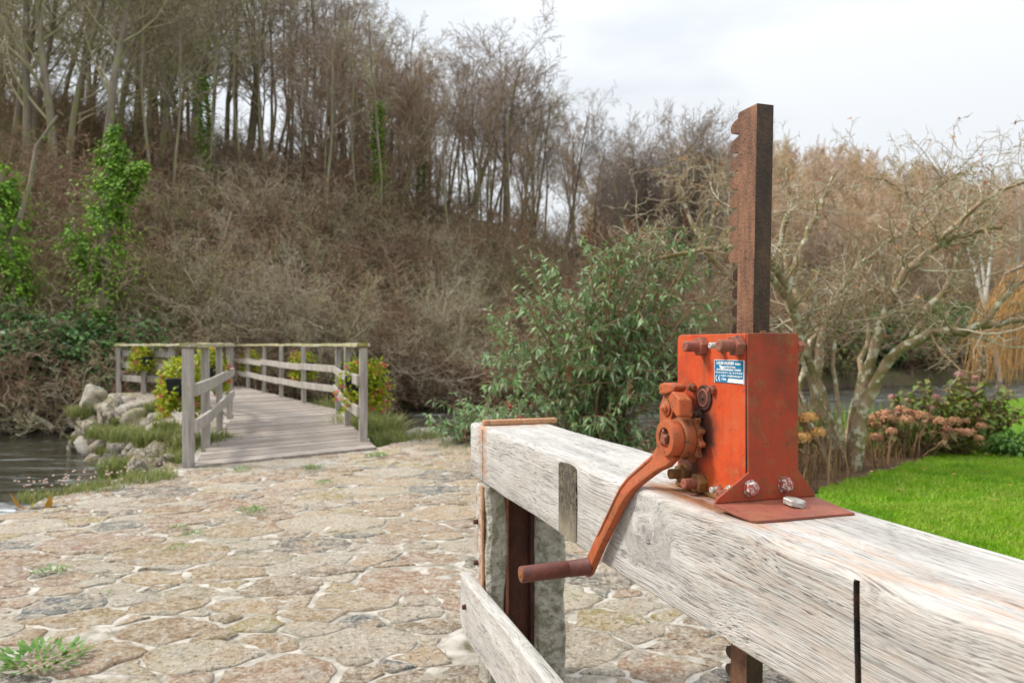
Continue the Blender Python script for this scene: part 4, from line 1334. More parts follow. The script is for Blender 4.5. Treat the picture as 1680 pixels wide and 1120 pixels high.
GE = 'grassy clumps along the water edge of the paving'
for (x, y, z, r, n, hd_, lab) in ((-2.98, 6.0, .0, .22, 500, 8, 'grass clump with dry heads nearest the front left bridge post, at the paving edge'),
                               (-3.18, 5.62, -.02, .22, 460, 26, 'grass clump dotted with pale pink heads, second along the paving edge from the bridge'),
                               (-3.42, 5.35, -.03, .17, 300, 24, 'sparse clump with pinkish heads beside the yellow-leaved plant')):
    tuft('grass_clump', lab, 'grass clump', x, y, z, r, n, (.04, .11), (.004, .008), m_tuft, GE, .9, hd_, m_pink, .010)
GB = 'green clumps growing on the stone embankment'
kk = 0
for (x, y, z, r, lab) in ((-3.35, 7.6, -.22, .33, 'grassy clump on the embankment right behind the front left bridge post'), (-3.55, 8.3, -.12, .35, 'grassy clump on the embankment below the second left bridge post'),
                       (-3.75, 7.35, -.55, .26, 'low clump among the white boulders nearest the paving'), (-4.5, 9.3, -.18, .28, 'broad brownish clump in the middle of the embankment top'),
                       (-4.75, 9.0, -.5, .3, 'clump hanging down the middle of the embankment'), (-7.0, 12.7, -.5, .35, 'dark green clump low on the far half of the embankment'),
                       (-8.05, 13.9, -.25, .35, 'yellow-green clump on the far end of the embankment'), (-5.6, 10.8, -.3, .38, 'clump on the embankment under the nearest flower box')):
    tuft('grass_clump', lab, 'grass clump', x, y, z, r, 800, (.12, .32), (.008, .018), m_tuft, GB, 1.1)
eg = random.Random(40)
for i in range(16):
    t = eg.uniform(.1, 6.4); k = int(t); f = t - k
    p = Vector(pl_[k]).lerp(Vector(pl_[k + 1]), f); d = Vector(pl_[k + 1]) - Vector(pl_[k]); d.z = 0; d.normalize(); nr = Vector((-d.y, d.x, 0))
    h = eg.random(); o = p.z * (.68 - .30 * h)
    tuft('wall_plant', 'small green and straw-coloured plant rooted in a crevice of the stone embankment', 'plant', p.x + nr.x * o, p.y + nr.y * o, -.85 + h * (.85 + ztop_[k]), eg.uniform(.10, .22), 260, (.08, .2), (.008, .016), m_tuft, 'crevice plants of the stone embankment', 1.3)
tuft('grass_clump', 'dense green clump around the mossy rock by the right bridge post', 'grass clump', -1.22, 8.75, -.12, .42, 1500, (.1, .28), (.006, .014), m_tuft, None, 1.0)
tuft('grass_clump', 'green clump outside the second right post of the footbridge', 'grass clump', -2.05, 10.3, -.3, .5, 1300, (.3, .55), (.010, .02), m_tuft, None, .8)
tuft('grass_clump', 'green clump outside the corner post where the footbridge bends', 'grass clump', -2.9, 13.2, -.3, .6, 1300, (.3, .6), (.010, .02), m_tuft, None, .8)

# plant with broad yellow and red leaves at the left edge
t_ = thing('broad_leaf_plant', 'plant with a few broad yellow and red leaves at the paving edge', 'plant', (-3.24, 4.92, -.02))
Pp = np.array([[-.05, 0, 0], [.0, .0, 0], [.10, .0, 0], [.12, 0, 0], [.03, 0, 0], [-.02, 0, 0]])
D = np.array([[-.75, .1, .95], [.05, .1, .4], [.22, .1, .9], [.05, .2, 1], [.5, -.1, .35], [-.3, -.2, .4]])
V, q = leaves(Pp, D, np.array([[.4, -1, .3]] * 6) + rng.normal(0, .2, (6, 3)), np.array([.17, .07, .10, .12, .07, .06]), np.array([.026, .02, .04, .04, .025, .02]), fold=.2)
obj('leaves', np_mesh('leaves', V, q), m_leaf('canna_leaf', [(.62, .46, .02), (.40, .40, .03), (.35, .10, .02), (.66, .48, .03)], .5, .3), t_)

# flower boxes on the rails
m_fol = m_leaf('geranium_leaves', [(.16, .25, .012), (.32, .38, .015), (.46, .46, .02), (.09, .15, .015)], .55, .35)
m_flw = m_leaf('geranium_flowers', [(.62, .06, .12), (.72, .14, .22), (.75, .22, .10), (.60, .05, .08)], .6, .2)
m_blk = m_simple('black_plastic', [(.012, .014, .018), (.02, .022, .03)], 5, .5, 0, 0)
def flower_box(label, x, y, z, ang, L, H, nl, nf, drop=.25):
    t_ = thing('flower_box', label, 'flower box', (x, y, z), ang, 'flower boxes hung on the bridge rails')
    mb = MB(); a, bq = L / 2, .09
    mb.add([(-a * .94, -bq * .8, -.10), (a * .94, -bq * .8, -.10), (a * .94, bq * .8, -.10), (-a * .94, bq * .8, -.10), (-a, -bq, .08), (a, -bq, .08), (a, bq, .08), (-a, bq, .08)],
           [(0, 3, 2, 1), (4, 5, 6, 7), (0, 1, 5, 4), (1, 2, 6, 5), (2, 3, 7, 6), (3, 0, 4, 7)])
    mb.build('box', m_blk, t_, bevel=.01)
    def pts(n, sp=1.0):
        u = rng.normal(0, .42, n).clip(-1, 1) * L * .62; th = rng.uniform(0, np.pi * 2, n); rr_ = H * np.sqrt(rng.random(n)) * sp
        P = np.stack([u, np.cos(th) * rr_ * .75, .08 + np.sin(th) * rr_ * .8], 1)
        P[:, 2] -= np.abs(np.cos(th)) * drop * rng.random(n)
        return P
    P = pts(nl); D = rnd_unit(rng, nl); D[:, 2] -= .2
    V, q = leaves(P, D, rnd_unit(rng, nl) + [0, 0, 1.2], rng.uniform(.03, .06, nl), rng.uniform(.03, .05, nl))
    obj('foliage', np_mesh('foliage', V, q), m_fol, t_)
    c_ = pts(nf, 1.12); n6 = 12
    P = np.repeat(c_, n6, 0) + rng.normal(0, .014, (nf * n6, 3)); D = rnd_unit(rng, nf * n6)
    V, q = leaves(P, D, rnd_unit(rng, nf * n6), rng.uniform(.018, .03, nf * n6), rng.uniform(.018, .026, nf * n6))
    obj('blossoms', np_mesh('blossoms', V, q), m_flw, t_)
flower_box('large trailing flower box on the left rail just behind the front left post', -3.74, 8.25, .66, R(107), .9, .29, 3400, 90, .4)
flower_box('flower box on the left rail between the third and fourth posts', -4.12, 9.95, .72, R(107), .8, .34, 2800, 70, .3)
flower_box('yellow-green flower box showing its black trough, at the far left of the bridge', -7.1, 14.05, .80, R(140), .55, .26, 1800, 30, .2)
flower_box('big pink-flowered box hung outside the front right post', -1.78, 8.9, .66, R(75), .75, .27, 2800, 90, .4)
flower_box('flower box on the outside of the right rail in the middle of the bridge', -4.1, 14.3, .70, R(120), 1.1, .28, 2200, 80, .3)
flower_box('small flower box on the far end of the right rail', -6.85, 19.1, .66, R(120), 1.1, .34, 1800, 30, .3)

# ================================================================== TREES AND SHRUBS
def m_bark(name, cols, lichen=None, lam=.5, sc=6, moss=None):
    m, nt, b = mat(name, .9, 0, .15)
    v = nd(nt, 'TexCoord').outputs['Object']
    n = noise(nt, coords(nt, (1, 1, .35), src=v), sc, 5, .65)
    c = ramp(nt, n, [(.3 + .4 * i / (len(cols) - 1), q) for i, q in enumerate(cols)])
    if moss:
        c = mix(nt, ramp(nt, noise(nt, v, sc * .7, 4), [(.48, 0.0), (.62, .9)]), c, moss)
    if lichen:
        c = mix(nt, ramp(nt, noise(nt, v, sc * 1.3, 5, .7), [(lam, 0.0), (lam + .05, .95)]), c, lichen)
    setc(nt, b, c)
    bump(nt, b, n, .02)
    return m
def m_twig(name, cols, pos=None, ps=.12):
    return m_leaf(name, cols, .9, 0, .1, pos, ps)

m_trunk = m_bark('ridge_bark', [(.12, .10, .075), (.24, .20, .15), (.34, .29, .22)], None, moss=(.25, .25, .09), sc=2)
m_crown_g = m_twig('grey_brown_twigs', [(.20, .155, .12), (.32, .25, .20), (.44, .36, .28)])
m_crown_m = m_twig('mossy_twigs', [(.24, .21, .12), (.38, .34, .20), (.50, .45, .30)])
m_crown_r = m_twig('russet_twigs', [(.26, .18, .12), (.38, .27, .18), (.50, .38, .26)])
m_ivy = m_leaf('ivy_leaves', [(.05, .13, .012), (.13, .27, .025), (.28, .44, .045), (.09, .20, .02)], .6, .2, .15)

RIDGE = dict(seg=[9, 6, 4, 3, 2], wig=[.055, .14, .18, .22, .24], up=[.01, .03, .02, .02, .01], tap=[.28, .3, .35, .4, .4],
             n=[13, 6, 5, 4], start=[.42, .22, .2, .15], ang=[.78, .7, .7, .7], lr=[.36, .52, .5, .5], rr=[.42, .5, .55, .6], rmin=.012, sh=.45)
FINE = dict(RIDGE, n=[15, 7, 5, 4], start=[.28, .2, .15, .1], lr=[.42, .55, .55, .5], rmin=.011, ang=[.72, .65, .65, .65])
POLE = dict(RIDGE, n=[12, 5, 5, 3], start=[.45, .25, .2, .1], lr=[.26, .5, .5, .5])
RUSS = dict(RIDGE, n=[20, 7, 5, 3], start=[.15, .1, .1, .1], lr=[.38, .55, .5, .5], up=[.01, .05, .04, .03, .03], rmin=.011, ang=[.65, .6, .6, .6])

def tree_meshes(seed, P, H, r, fork=1):
    g = np.random.default_rng(seed); out = {}
    for f in range(fork):
        d = np.array([g.normal(0, .06 + .14 * (fork > 1)), g.normal(0, .06 + .14 * (fork > 1)), 1.0])
        grow(g, np.array([g.normal(0, .1 * (fork > 1)), g.normal(0, .1 * (fork > 1)), -.4]), d / np.linalg.norm(d), H * g.uniform(.88, 1.0), r * (1 if f == 0 else .8), 0, P, out)
    tr = tubes(out[0], 8)
    cr = [tubes(out[1], 5)] + [tubes(out[l], 3) for l in range(2, len(P['seg']))]
    return np_mesh('trunk', *tr, smooth=True), np_mesh('crown', *merge(cr))

def tree_proto(name, label, cat, seed, P, H, r, mt, mc, fork=1, ivy=0):
    t_ = thing(name, label, cat)
    a, c = tree_meshes(seed, P, H, r, fork)
    obj('trunk', a, mt, t_); obj('crown', c, mc, t_)
    if ivy:
        g = np.random.default_rng(seed + 5); n = ivy
        h = g.random(n) ** .8 * H * .62; th = g.uniform(0, 6.28, n); rr_ = r * (1 - h / H * .7) + g.gamma(1.6, .10, n)
        Pp = np.stack([np.cos(th) * rr_, np.sin(th) * rr_, h], 1)
        D = np.stack([np.cos(th), np.sin(th), g.uniform(-1, .4, n)], 1)
        V, q = leaves(Pp, D, np.stack([np.cos(th), np.sin(th), np.full(n, .8)], 1) + g.normal(0, .3, (n, 3)), g.uniform(.12, .2, n), g.uniform(.1, .17, n))
        obj('ivy', np_mesh('ivy', V, q), m_ivy, t_)
    return t_
protos = {
    'ridge': [tree_proto('bare_tree', 'x', 'tree', 1, RIDGE, 15, .16, m_trunk, m_crown_g), tree_proto('bare_tree', 'x', 'tree', 2, RIDGE, 15, .15, m_trunk, m_crown_g, 2),
              tree_proto('bare_tree', 'x', 'tree', 3, POLE, 15, .10, m_trunk, m_crown_g), tree_proto('bare_tree', 'x', 'tree', 4, POLE, 14, .12, m_trunk, m_crown_m, 1, 1600)],
    'mossy': [tree_proto('mossy_tree', 'x', 'tree', 5, FINE, 14, .16, m_trunk, m_crown_m, 1), tree_proto('mossy_tree', 'x', 'tree', 6, FINE, 13, .17, m_trunk, m_crown_m, 1)],
    'fine': [tree_proto('bare_tree', 'x', 'tree', 7, FINE, 11, .17, m_trunk, m_crown_g), tree_proto('bare_tree', 'x', 'tree', 8, FINE, 11, .15, m_trunk, m_crown_g, 2)],
    'russet': [tree_proto('russet_tree', 'x', 'tree', 9, RUSS, 8.5, .11, m_trunk, m_crown_r, 2), tree_proto('russet_tree', 'x', 'tree', 10, RUSS, 8.5, .10, m_trunk, m_crown_r, 1)],
}
used = set()
tr_ = random.Random(17)
def place(kind, idx, u, Y, htop, label, group=None, squeeze=1.0):
    """u: bearing as x/y; Y distance; htop: wanted height of the tree in metres"""
    p = protos[kind][idx]
    base = {'ridge': (15, 15, 15, 14), 'mossy': (14, 13), 'fine': (11, 11), 'russet': (8.5, 8.5)}[kind][idx]
    x = u * Y; z = float(hill(x, Y)) - .15
    s = htop / base
    loc = (x, Y, z); rz = tr_.uniform(0, 6.28)
    if (kind, idx) not in used:
        used.add((kind, idx)); p.location = loc; p.rotation_euler = (0, 0, rz); p.scale = (s * squeeze, s * squeeze, s)
        p['label'] = label
        if group: p['group'] = group
        return p
    return dup(p, loc, rz, (s * squeeze, s * squeeze, s), label, group)

def a_of(u): return (u - 840) / 1200
def top_v(u): return np.interp(u, [0, 560, 600, 650, 700, 800, 850, 900, 960, 1005, 1020, 1060, 1110, 1150, 1180], [-150, -60, 5, 40, 55, 75, 120, 150, 175, 225, 225, 215, 200, 215, 225])
def ridge_Y(a):
    lo, hi_ = 25, 75
    for _ in range(40):
        mid = (lo + hi_) / 2
        if (mid - y_bank(a * mid)) * .86 < 27: lo = mid
        else: hi_ = mid
    return lo
GR = 'tall bare trees standing in a close row along the wooded ridge'
GM = 'mossy bare trees crowding the left of the wooded slope'
u = 210
k = 0
while u < 905:
    a = a_of(u); Y = ridge_Y(a) + tr_.uniform(-3.5, 5)
    z = float(hill(a * Y, Y))
    vt = float(top_v(u)) + tr_.uniform(-5, 55) * (u > 560) + tr_.uniform(-60, 60) * (u <= 560)
    H_ = max(6, min(19, (566 - vt) / 1200 * Y + 1.1 - z))
    kind = tr_.choice(['ridge'] * 5 + ['mossy']) if u > 330 else tr_.choice(['ridge', 'ridge', 'mossy'])
    idx = tr_.choice([0, 1, 2, 2, 2, 2, 0, 1, 3]) if kind == 'ridge' else tr_.choice([0, 1])
    lab = {'ridge': 'tall slender bare tree in the close row along the wooded ridge', 'mossy': 'mossy greenish-brown bare tree among the row on the wooded ridge'}[kind]
    if kind == 'ridge' and idx == 3: lab = 'tall bare tree with an ivy-wrapped trunk in the row along the wooded ridge'
    place(kind, idx, a, Y, H_, lab, {'tall bare tree with an ivy-wrapped trunk in the row along the wooded ridge': 'ivy-wrapped trees in the ridge row'}.get(lab, GR if kind == 'ridge' else 'mossy trees in the ridge row'))
    u += tr_.uniform(8, 15)
for i_ in range(16):
    u = 250 + 38 * i_ + tr_.uniform(-15, 15); a = a_of(u); Y = ridge_Y(a) - tr_.uniform(7, 15)
    place('ridge', tr_.choice([2, 2, 2, 2, 3]), a, Y, tr_.uniform(10, 13), 'slender bare tree rooted down the slope in front of the ridge row', 'slender trees on the slope in front of the ridge row')
# left: nearer, denser and mossy, full height of the picture
for i_ in range(34):
    u = tr_.uniform(-140, 330); a = a_of(u); Y = tr_.uniform(29, 50)
    place('mossy', i_ % 2, a, Y, tr_.uniform(11, 17), 'mossy greenish-brown bare tree crowding the left side of the wooded slope', GM)
# the fine crowned trees at the right end of the ridge, against the sky
for (u, H_, dY, idx, lab) in ((950, 11.5, 3, 1, 'bare tree half hidden behind the second one from the right end of the ridge'), (1018, 11.0, 4, 0, 'bare tree at the edge of the dark stand, closing the sky gap'), (990, 10.4, 5, 1, 'thin bare tree standing far back in the sky gap'),
                              (878, 12.5, 0, 0, 'bare tree with an open rounded crown, third from the right end of the ridge'),
                              (925, 11.5, 1, 1, 'bare tree with upright fine branches, second from the right end of the ridge'),
                              (972, 10.8, 0, 0, 'slim wispy bare tree at the right end of the ridge, by the sky gap'),
                              (1002, 9.5, 2, 0, 'slender bare tree standing alone in the gap of sky right of the ridge')):
    a = a_of(u); Y = ridge_Y(a) + dY
    place('fine', idx, a, Y, H_, lab, None, .75)
# two big crowns standing above the others
for (u, v_, lab) in ((760, 45, 'large bare tree with a broad dark crown in the middle of the ridge skyline'), (430, -90, 'stout mossy tree with forked limbs spreading above the ridge row'), (830, 85, 'bare tree with a rounded crown at the step down of the ridge skyline')):
    a = a_of(u); Y = ridge_Y(a) - 2; z = float(hill(a * Y, Y))
    place('mossy' if u == 430 else 'fine', 1 if u == 760 else 0, a, Y, (566 - v_) / 1200 * Y + 1.1 - z, lab, None, 1.25)
# russet trees before the ridge
for i_ in range(18):
    u = tr_.choice([tr_.uniform(480, 720), tr_.uniform(520, 960)]); a = a_of(u); Y = ridge_Y(a) - tr_.uniform(3, 10)
    place('russet', i_ % 2, a, Y, tr_.uniform(7, 9.8), 'twiggy russet-brown tree on the slope just below the ridge row', 'russet trees below the ridge row', .9)
# reddish brown stand right of the gap
for i_ in range(16):
    u = 1022 + 10.5 * i_; a = a_of(u); Y = tr_.uniform(50, 60); z = float(hill(a * Y, Y))
    H_ = (566 - np.interp(u, [1030, 1070, 1110, 1150, 1200], [225, 205, 195, 215, 235])) / 1200 * Y + 1.1 - z
    place('fine', i_ % 2, a, Y, float(H_) * tr_.uniform(.85, 1.0), 'brownish bare tree in the dark stand between the sky gap and the toothed rack', 'trees of the dark stand right of the gap', 1.0)

# ---- far wooded hill at the right: one mass
far_t = []
for sd_ in (31, 32, 33):
    g = np.random.default_rng(sd_); out = {}
    P = dict(seg=[5, 4, 3, 2], wig=[.05, .12, .18, .2], up=[.01, .10, .06, .04], tap=[.3, .3, .4, .4], n=[18, 8, 5], start=[.12, .1, .1], ang=[.6, .55, .6], lr=[.42, .55, .55], rr=[.4, .5, .6], rmin=.028, sh=.5)
    grow(g, (0, 0, -.3), (0, 0, 1), 9, .16, 0, P, out)
    far_t.append(merge([tubes(out[0], 4), tubes(out[1], 3), tubes(out[2], 3), tubes(out[3], 3)]))
def scatter(protos_, spots):
    """spots: (x,y,z,rz,s,sz) -> merged V,Q"""
    V, Q, o = [], [], 0
    global TINT
    TINT = []
    for (x, y, z, rz, s, sz, k) in spots:
        TINT.append(np.full(len(protos_[k][0]), tr_.random()))
        v, q = protos_[k]
        ca, sa = math.cos(rz) * s, math.sin(rz) * s
        V.append(np.stack([v[:, 0] * ca - v[:, 1] * sa + x, v[:, 0] * sa + v[:, 1] * ca + y, v[:, 2] * sz + z], 1)); Q.append(q + o); o += len(v)
    return np.concatenate(V), np.concatenate(Q)
sp_ = []
for i_ in range(560):
    Y = tr_.uniform(62, 125); a = tr_.uniform(.10, .92)
    x = a * Y; z = float(hill(x, Y))
    s = tr_.uniform(.55, .80); sp_.append((x, Y, z, tr_.uniform(0, 6.28), s, s * tr_.uniform(.8, 1.15), tr_.randrange(3)))
def tinted(ob):
    a = ob.data.attributes.new('tint', 'FLOAT', 'POINT'); a.data.foreach_set('value', np.concatenate(TINT).astype(np.float32))
    return ob
def m_tint(name, own, cols, f=.65):
    m, nt, b = mat(name, .9, 0, .1)
    c = ramp(nt, isl(nt), [(i / (len(own) - 1), q) for i, q in enumerate(own)])
    t = nd(nt, 'Attribute', attribute_name='tint').outputs['Fac']
    setc(nt, b, mix(nt, f, c, ramp(nt, t, [(i / len(cols), q) for i, q in enumerate(cols)], 'CONSTANT')))
    return m
m_farwood = m_tint('far_wood_twigs', [(.38, .27, .18), (.52, .38, .26), (.64, .50, .35)], [(.46, .28, .19), (.58, .46, .20), (.42, .30, .24), (.64, .42, .24), (.50, .38, .30), (.60, .44, .30)], .55)
V, Q = scatter(far_t, sp_)
tag(tinted(obj('far_woods', np_mesh('far_woods', V, Q), m_farwood)), 'brown and golden bare wood covering the far hill on the right', 'woods', kind='stuff')

# ---- scrub on the slope: one mass
scrub = []
for sd_ in range(5):
    g = np.random.default_rng(50 + sd_); out = {}
    P = dict(seg=[6, 5, 4, 3], wig=[.16, .22, .28, .3], up=[-.03, -.02, -.01, 0], tap=[.35, .35, .4, .4], n=[8, 5, 4], start=[.15, .1, .1], ang=[.7, .75, .8], lr=[.55, .55, .55], rr=[.55, .6, .6], rmin=.009, sh=.3)
    for s_ in range(7):
        th = g.uniform(0, 6.28); el = g.uniform(.35, 1.3)
        grow(g, (g.normal(0, .25), g.normal(0, .25), -.15), (math.cos(th) * math.cos(el), math.sin(th) * math.cos(el), math.sin(el)), g.uniform(2.0, 3.4), .03, 0, P, out)
    scrub.append(merge([tubes(out[0], 4)] + [tubes(out[l], 3) for l in (1, 2, 3)]))
sp_ = []
tries = 0
cells = set()
for (n_, a0, a1, d0, d1, s0, s1) in ((130, -.80, .12, 1.2, 12, .8, 1.3), (165, -.80, .12, 9, 27, .85, 1.35), (120, .08, .85, .6, 12, .8, 1.4), (70, .10, .85, 10, 34, .9, 1.4)):
    c_ = 0
    while c_ < n_:
        a = tr_.uniform(a0, a1); D = tr_.uniform(d0, d1)
        Y = 12.0
        for _ in range(30): Y += ((D / .86 + y_bank(a * Y)) - Y) * .6
        if Y < 8: continue
        x = a * Y; z = float(hill(x, Y))
        s = tr_.uniform(s0, s1)
        sp_.append((x, Y, z, tr_.uniform(0, 6.28), s, s * tr_.uniform(.75, 1.1), tr_.randrange(5))); c_ += 1
# along the water's edge, hanging low
for i_ in range(60):
    a = tr_.uniform(-.8, .2); Y = 12.0
    for _ in range(30): Y += ((.35 / .86 + y_bank(a * Y)) - Y) * .6
    s = tr_.uniform(.45, .75)
    sp_.append((a * Y, Y, -.5, tr_.uniform(0, 6.28), s * 1.2, s * .9, tr_.randrange(5)))
m_scrub = m_tint('scrub_twigs', [(.05, .03, .02), (.18, .115, .07), (.36, .26, .18), (.66, .56, .42)], [(.18, .105, .058), (.30, .20, .12), (.22, .22, .08), (.16, .10, .06), (.40, .34, .23), (.28, .16, .095), (.26, .24, .11), (.24, .14, .08), (.34, .26, .16), (.22, .20, .08), (.32, .18, .11)], .6)
V, Q = scatter(scrub, sp_)
tag(tinted(obj('undergrowth', np_mesh('undergrowth', V, Q), m_scrub)), 'tangled brown leafless scrub covering the far bank and slope', 'undergrowth', kind='stuff')

# ---- evergreen understorey low on the left and at the far bank on the right
def leaf_blob(name, label, cat, c, r, n, m, L=(.10, .18), W=(.05, .09), group=None, twigs=40, droop=.2, tm=None, seed=0):
    g = np.random.default_rng(seed + 900)
    t_ = thing(name, label, cat, c, 0, group)
    d = rnd_unit(g, n); rad = g.random(n) ** .45
    lump = 1 + .28 * np.sin(d[:, 0] * 5 + seed) * np.cos(d[:, 2] * 4 + seed * 2) + .18 * np.sin(d[:, 1] * 9 + d[:, 2] * 7)
    P = d * rad[:, None] * lump[:, None] * np.array(r); P[:, 2] += r[2]
    P[:, 2] = np.maximum(P[:, 2], 0.02)
    D = d * [1, 1, .3] + g.normal(0, .5, (n, 3)); D[:, 2] -= droop
    V, q = leaves(P, D, d + [0, 0, .8] + g.normal(0, .3, (n, 3)), g.uniform(*L, n), g.uniform(*W, n), droop=.15)
    obj('foliage', np_mesh('foliage', V, q), m, t_)
    out = []
    for _ in range(twigs):
        e = rnd_unit(g, 1)[0] * np.array(r) * g.uniform(.5, .95); e[2] += r[2]
        s = np.array([g.normal(0, r[0] * .1), g.normal(0, r[1] * .1), 0.])
        t = np.linspace(0, 1, 6)[:, None]
        pts = s + (e - s) * t + np.array([0, 0, 1.]) * (t * (1 - t)) * r[2] * .3 + g.normal(0, .03, (6, 3)) * t
        out.append((pts, np.linspace(.016, .005, 6) * max(r) ** .5))
    obj('stems', np_mesh('stems', *tubes(out, 4), smooth=True), tm or m_trunk, t_)
    return t_
m_ever = m_leaf('evergreen_leaves', [(.04, .10, .02), (.07, .16, .03), (.12, .22, .05), (.09, .16, .08)], .5, .15, .35)
m_ever2 = m_leaf('dull_green_leaves', [(.06, .10, .03), (.10, .15, .04), (.16, .19, .06), (.22, .20, .05)], .6, .2, .3)
def bank_pt(u, D):
    a = a_of(u); Y = 12.0
    for _ in range(30): Y += ((D / .86 + y_bank(a * Y)) - Y) * .6
    x = a * Y
    return x, Y, float(hill(x, Y))
GE2 = 'dark evergreen bushes low on the left bank'
for i_, (u, D, r, lab, mm) in enumerate(((30, 1.2, 1.3, 'dark evergreen bush at the far left of the bank under the ivy', m_ever), (105, 1.0, 1.2, 'dark evergreen bush below the left ivy-covered trunk', m_ever),
                                     (170, .9, 1.4, 'evergreen bush at the foot of the tall ivy-covered tree', m_ever), (228, .9, 1.3, 'dark green bush behind the far left end of the bridge', m_ever),
                                     (290, 1.2, .9, 'small dark green bush in the hollow behind the flower box', m_ever))):
    x, Y, z = bank_pt(u, D)
    leaf_blob('evergreen_bush', lab, 'bush', (x, Y, z - .2), (r, r, r * .8), 3600, mm, (.10, .20), (.06, .11), GE2, 30, seed=i_)
for i_, (u, D, r, lab) in enumerate(((1355, 2.0, 1.9, 'green bush on the far bank seen between the lichened stems'), (1430, 3.0, 2.3, 'dull green bush on the far bank in the middle of the river view'), (1500, 2.2, 2.1, 'dark green bush on the far bank above the grey water'),
                                 (1560, 3.0, 2.5, 'large dark green bush on the far bank left of the willow'), (1110, 1.4, 1.2, 'low green bush on the far bank hidden partly by the leafy shrub'))):
    x, Y, z = bank_pt(u, D)
    leaf_blob('bank_bush', lab, 'bush', (x, Y, z - .3), (r, r, r * .75), 4200, m_ever if i_ % 2 else m_ever2, (.16, .30), (.10, .17), 'green bushes along the far bank at the right', 30, seed=20 + i_)

# ---- ivy covered trees on the left
def ivy_tree(label, x, Y, z, path, widths, n, seed):
    g = np.random.default_rng(seed)
    t_ = thing('ivy_tree', label, 'tree', (x, Y, z))
    lines = [(np.array(p, float), np.linspace(.20, .06, len(p)) if i == 0 else np.linspace(.09, .03, len(p))) for i, p in enumerate(path)]
    obj('trunk', np_mesh('trunk', *tubes(lines, 8), smooth=True), m_trunk, t_)
    Vs, Qs, o = [], [], 0
    for (p, w, nn) in zip(path, widths, n):
        p = np.array(p, float); t = g.uniform(0, len(p) - 1, nn); i = t.astype(int).clip(0, len(p) - 2); f = (t - i)[:, None]
        c = p[i] * (1 - f) + p[i + 1] * f; ww = np.interp(t, np.arange(len(w)), w)
        cl = np.sin(c[:, 2] * 5.1 + seed) * .22 + np.sin(c[:, 2] * 11.3) * .14
        d = rnd_unit(g, nn); rad = (.25 + .6 * g.random(nn) ** .6 + g.gamma(1.0, .26, nn)) * ww * (1 + cl) * (1 + .25 * np.sin(np.arctan2(d[:, 1], d[:, 0]) * 3 + c[:, 2] * 3))
        P = c + d * rad[:, None] * [1, 1, .7]
        D = d * [1, 1, .2] + [0, 0, -.9] + g.normal(0, .35, (nn, 3))
        keep = np.array([mnoise.noise((p_[0] * 2.6, p_[1] * 2.6, p_[2] * 2.2 + seed)) > -.12 for p_ in P]) | (rad < ww * .3)
        P, D, d = P[keep], D[keep], d[keep]; nn = len(P)
        V, q = leaves(P, D, d + [0, 0, .7] + g.normal(0, .35, (nn, 3)), g.uniform(.06, .14, nn), g.uniform(.05, .10, nn))
        Vs.append(V); Qs.append(q + o); o += len(V)
    obj('ivy', np_mesh('ivy', np.concatenate(Vs), np.concatenate(Qs)), m_ivy, t_)
    return t_
# tall one: about 20 m off
x, Y, z = bank_pt(165, 2.2)
s_ = Y / 1200
def rel(u, v_, dy=0): return ((u - 165) * s_, dy, 1.1 + (566 - v_) * s_ - z)
ivy_tree('tall tree smothered in bright green ivy, with one ivy-clad side branch, left of the footbridge', x, Y, z,
         [[(0, 0, -.3), rel(168, 520), rel(165, 440, .2), rel(172, 360, .1), rel(180, 290), rel(186, 230, .1), rel(190, 205, .1)],
          [rel(178, 360), rel(205, 330, -.2), rel(225, 300, -.3), rel(246, 275, -.4)],
          [rel(165, 450), rel(135, 420, -.2), rel(125, 370, -.2)]],
         [[.3, .62, .80, .62, .45, .22, .12], [.3, .26, .34, .22], [.3, .34, .12]], [11000, 2400, 1600], 3)
x, Y, z = bank_pt(12, 2.0)
s_ = Y / 1200
def rel(u, v_, dy=0): return ((u - 12) * s_, dy, 1.1 + (566 - v_) * s_ - z)
ivy_tree('ivy-covered trunk at the left edge, shorter than the tall ivy tree', x, Y, z,
         [[(0, 0, -.3), rel(20, 540), rel(24, 470, .1), rel(10, 400), rel(4, 330), rel(0, 280)], [rel(8, 420), rel(32, 360), rel(50, 300), rel(60, 240), rel(95, 190)]],
         [[.3, .40, .48, .55, .50, .3], [.1, .05, 0, 0, 0]], [9500, 60], 8)

# pale and mossy limbs reaching over the water on the left
m_pale = m_bark('pale_limb', [(.22, .17, .12), (.42, .36, .27), (.32, .26, .18)], sc=5)
LIMB = dict(seg=[8, 6, 4, 3], wig=[.13, .2, .24, .3], up=[.01, .03, .02, 0], tap=[.35, .35, .4, .4], n=[11, 6, 4], start=[.2, .15, .1], ang=[.8, .7, .7], lr=[.45, .5, .55], rr=[.5, .55, .6], rmin=.006, sh=.3)
def limb_shrub(name, label, u, D, n, L, m, seed, el=(.2, 1.2), r=.05, grp=None, az=None):
    x, Y, z = bank_pt(u, D); g = np.random.default_rng(seed); out = {}
    for _ in range(n):
        th = g.uniform(0, 6.28) if az is None else g.normal(az, .5); e = g.uniform(*el)
        grow(g, (g.normal(0, .2), g.normal(0, .2), -.1), (math.cos(th) * math.cos(e), math.sin(th) * math.cos(e), math.sin(e)), L * g.uniform(.7, 1.1), r, 0, LIMB, out)
    t_ = thing(name, label, 'shrub', (x, Y, z), 0, grp)
    obj('stems', np_mesh('stems', *tubes(out[0], 6), smooth=True), m, t_)
    obj('twigs', np_mesh('twigs', *merge([tubes(out[l], 3) for l in (1, 2, 3)])), m_crown_m if seed % 2 else m, t_)
GL = 'leafless shrubs reaching out from the far bank'
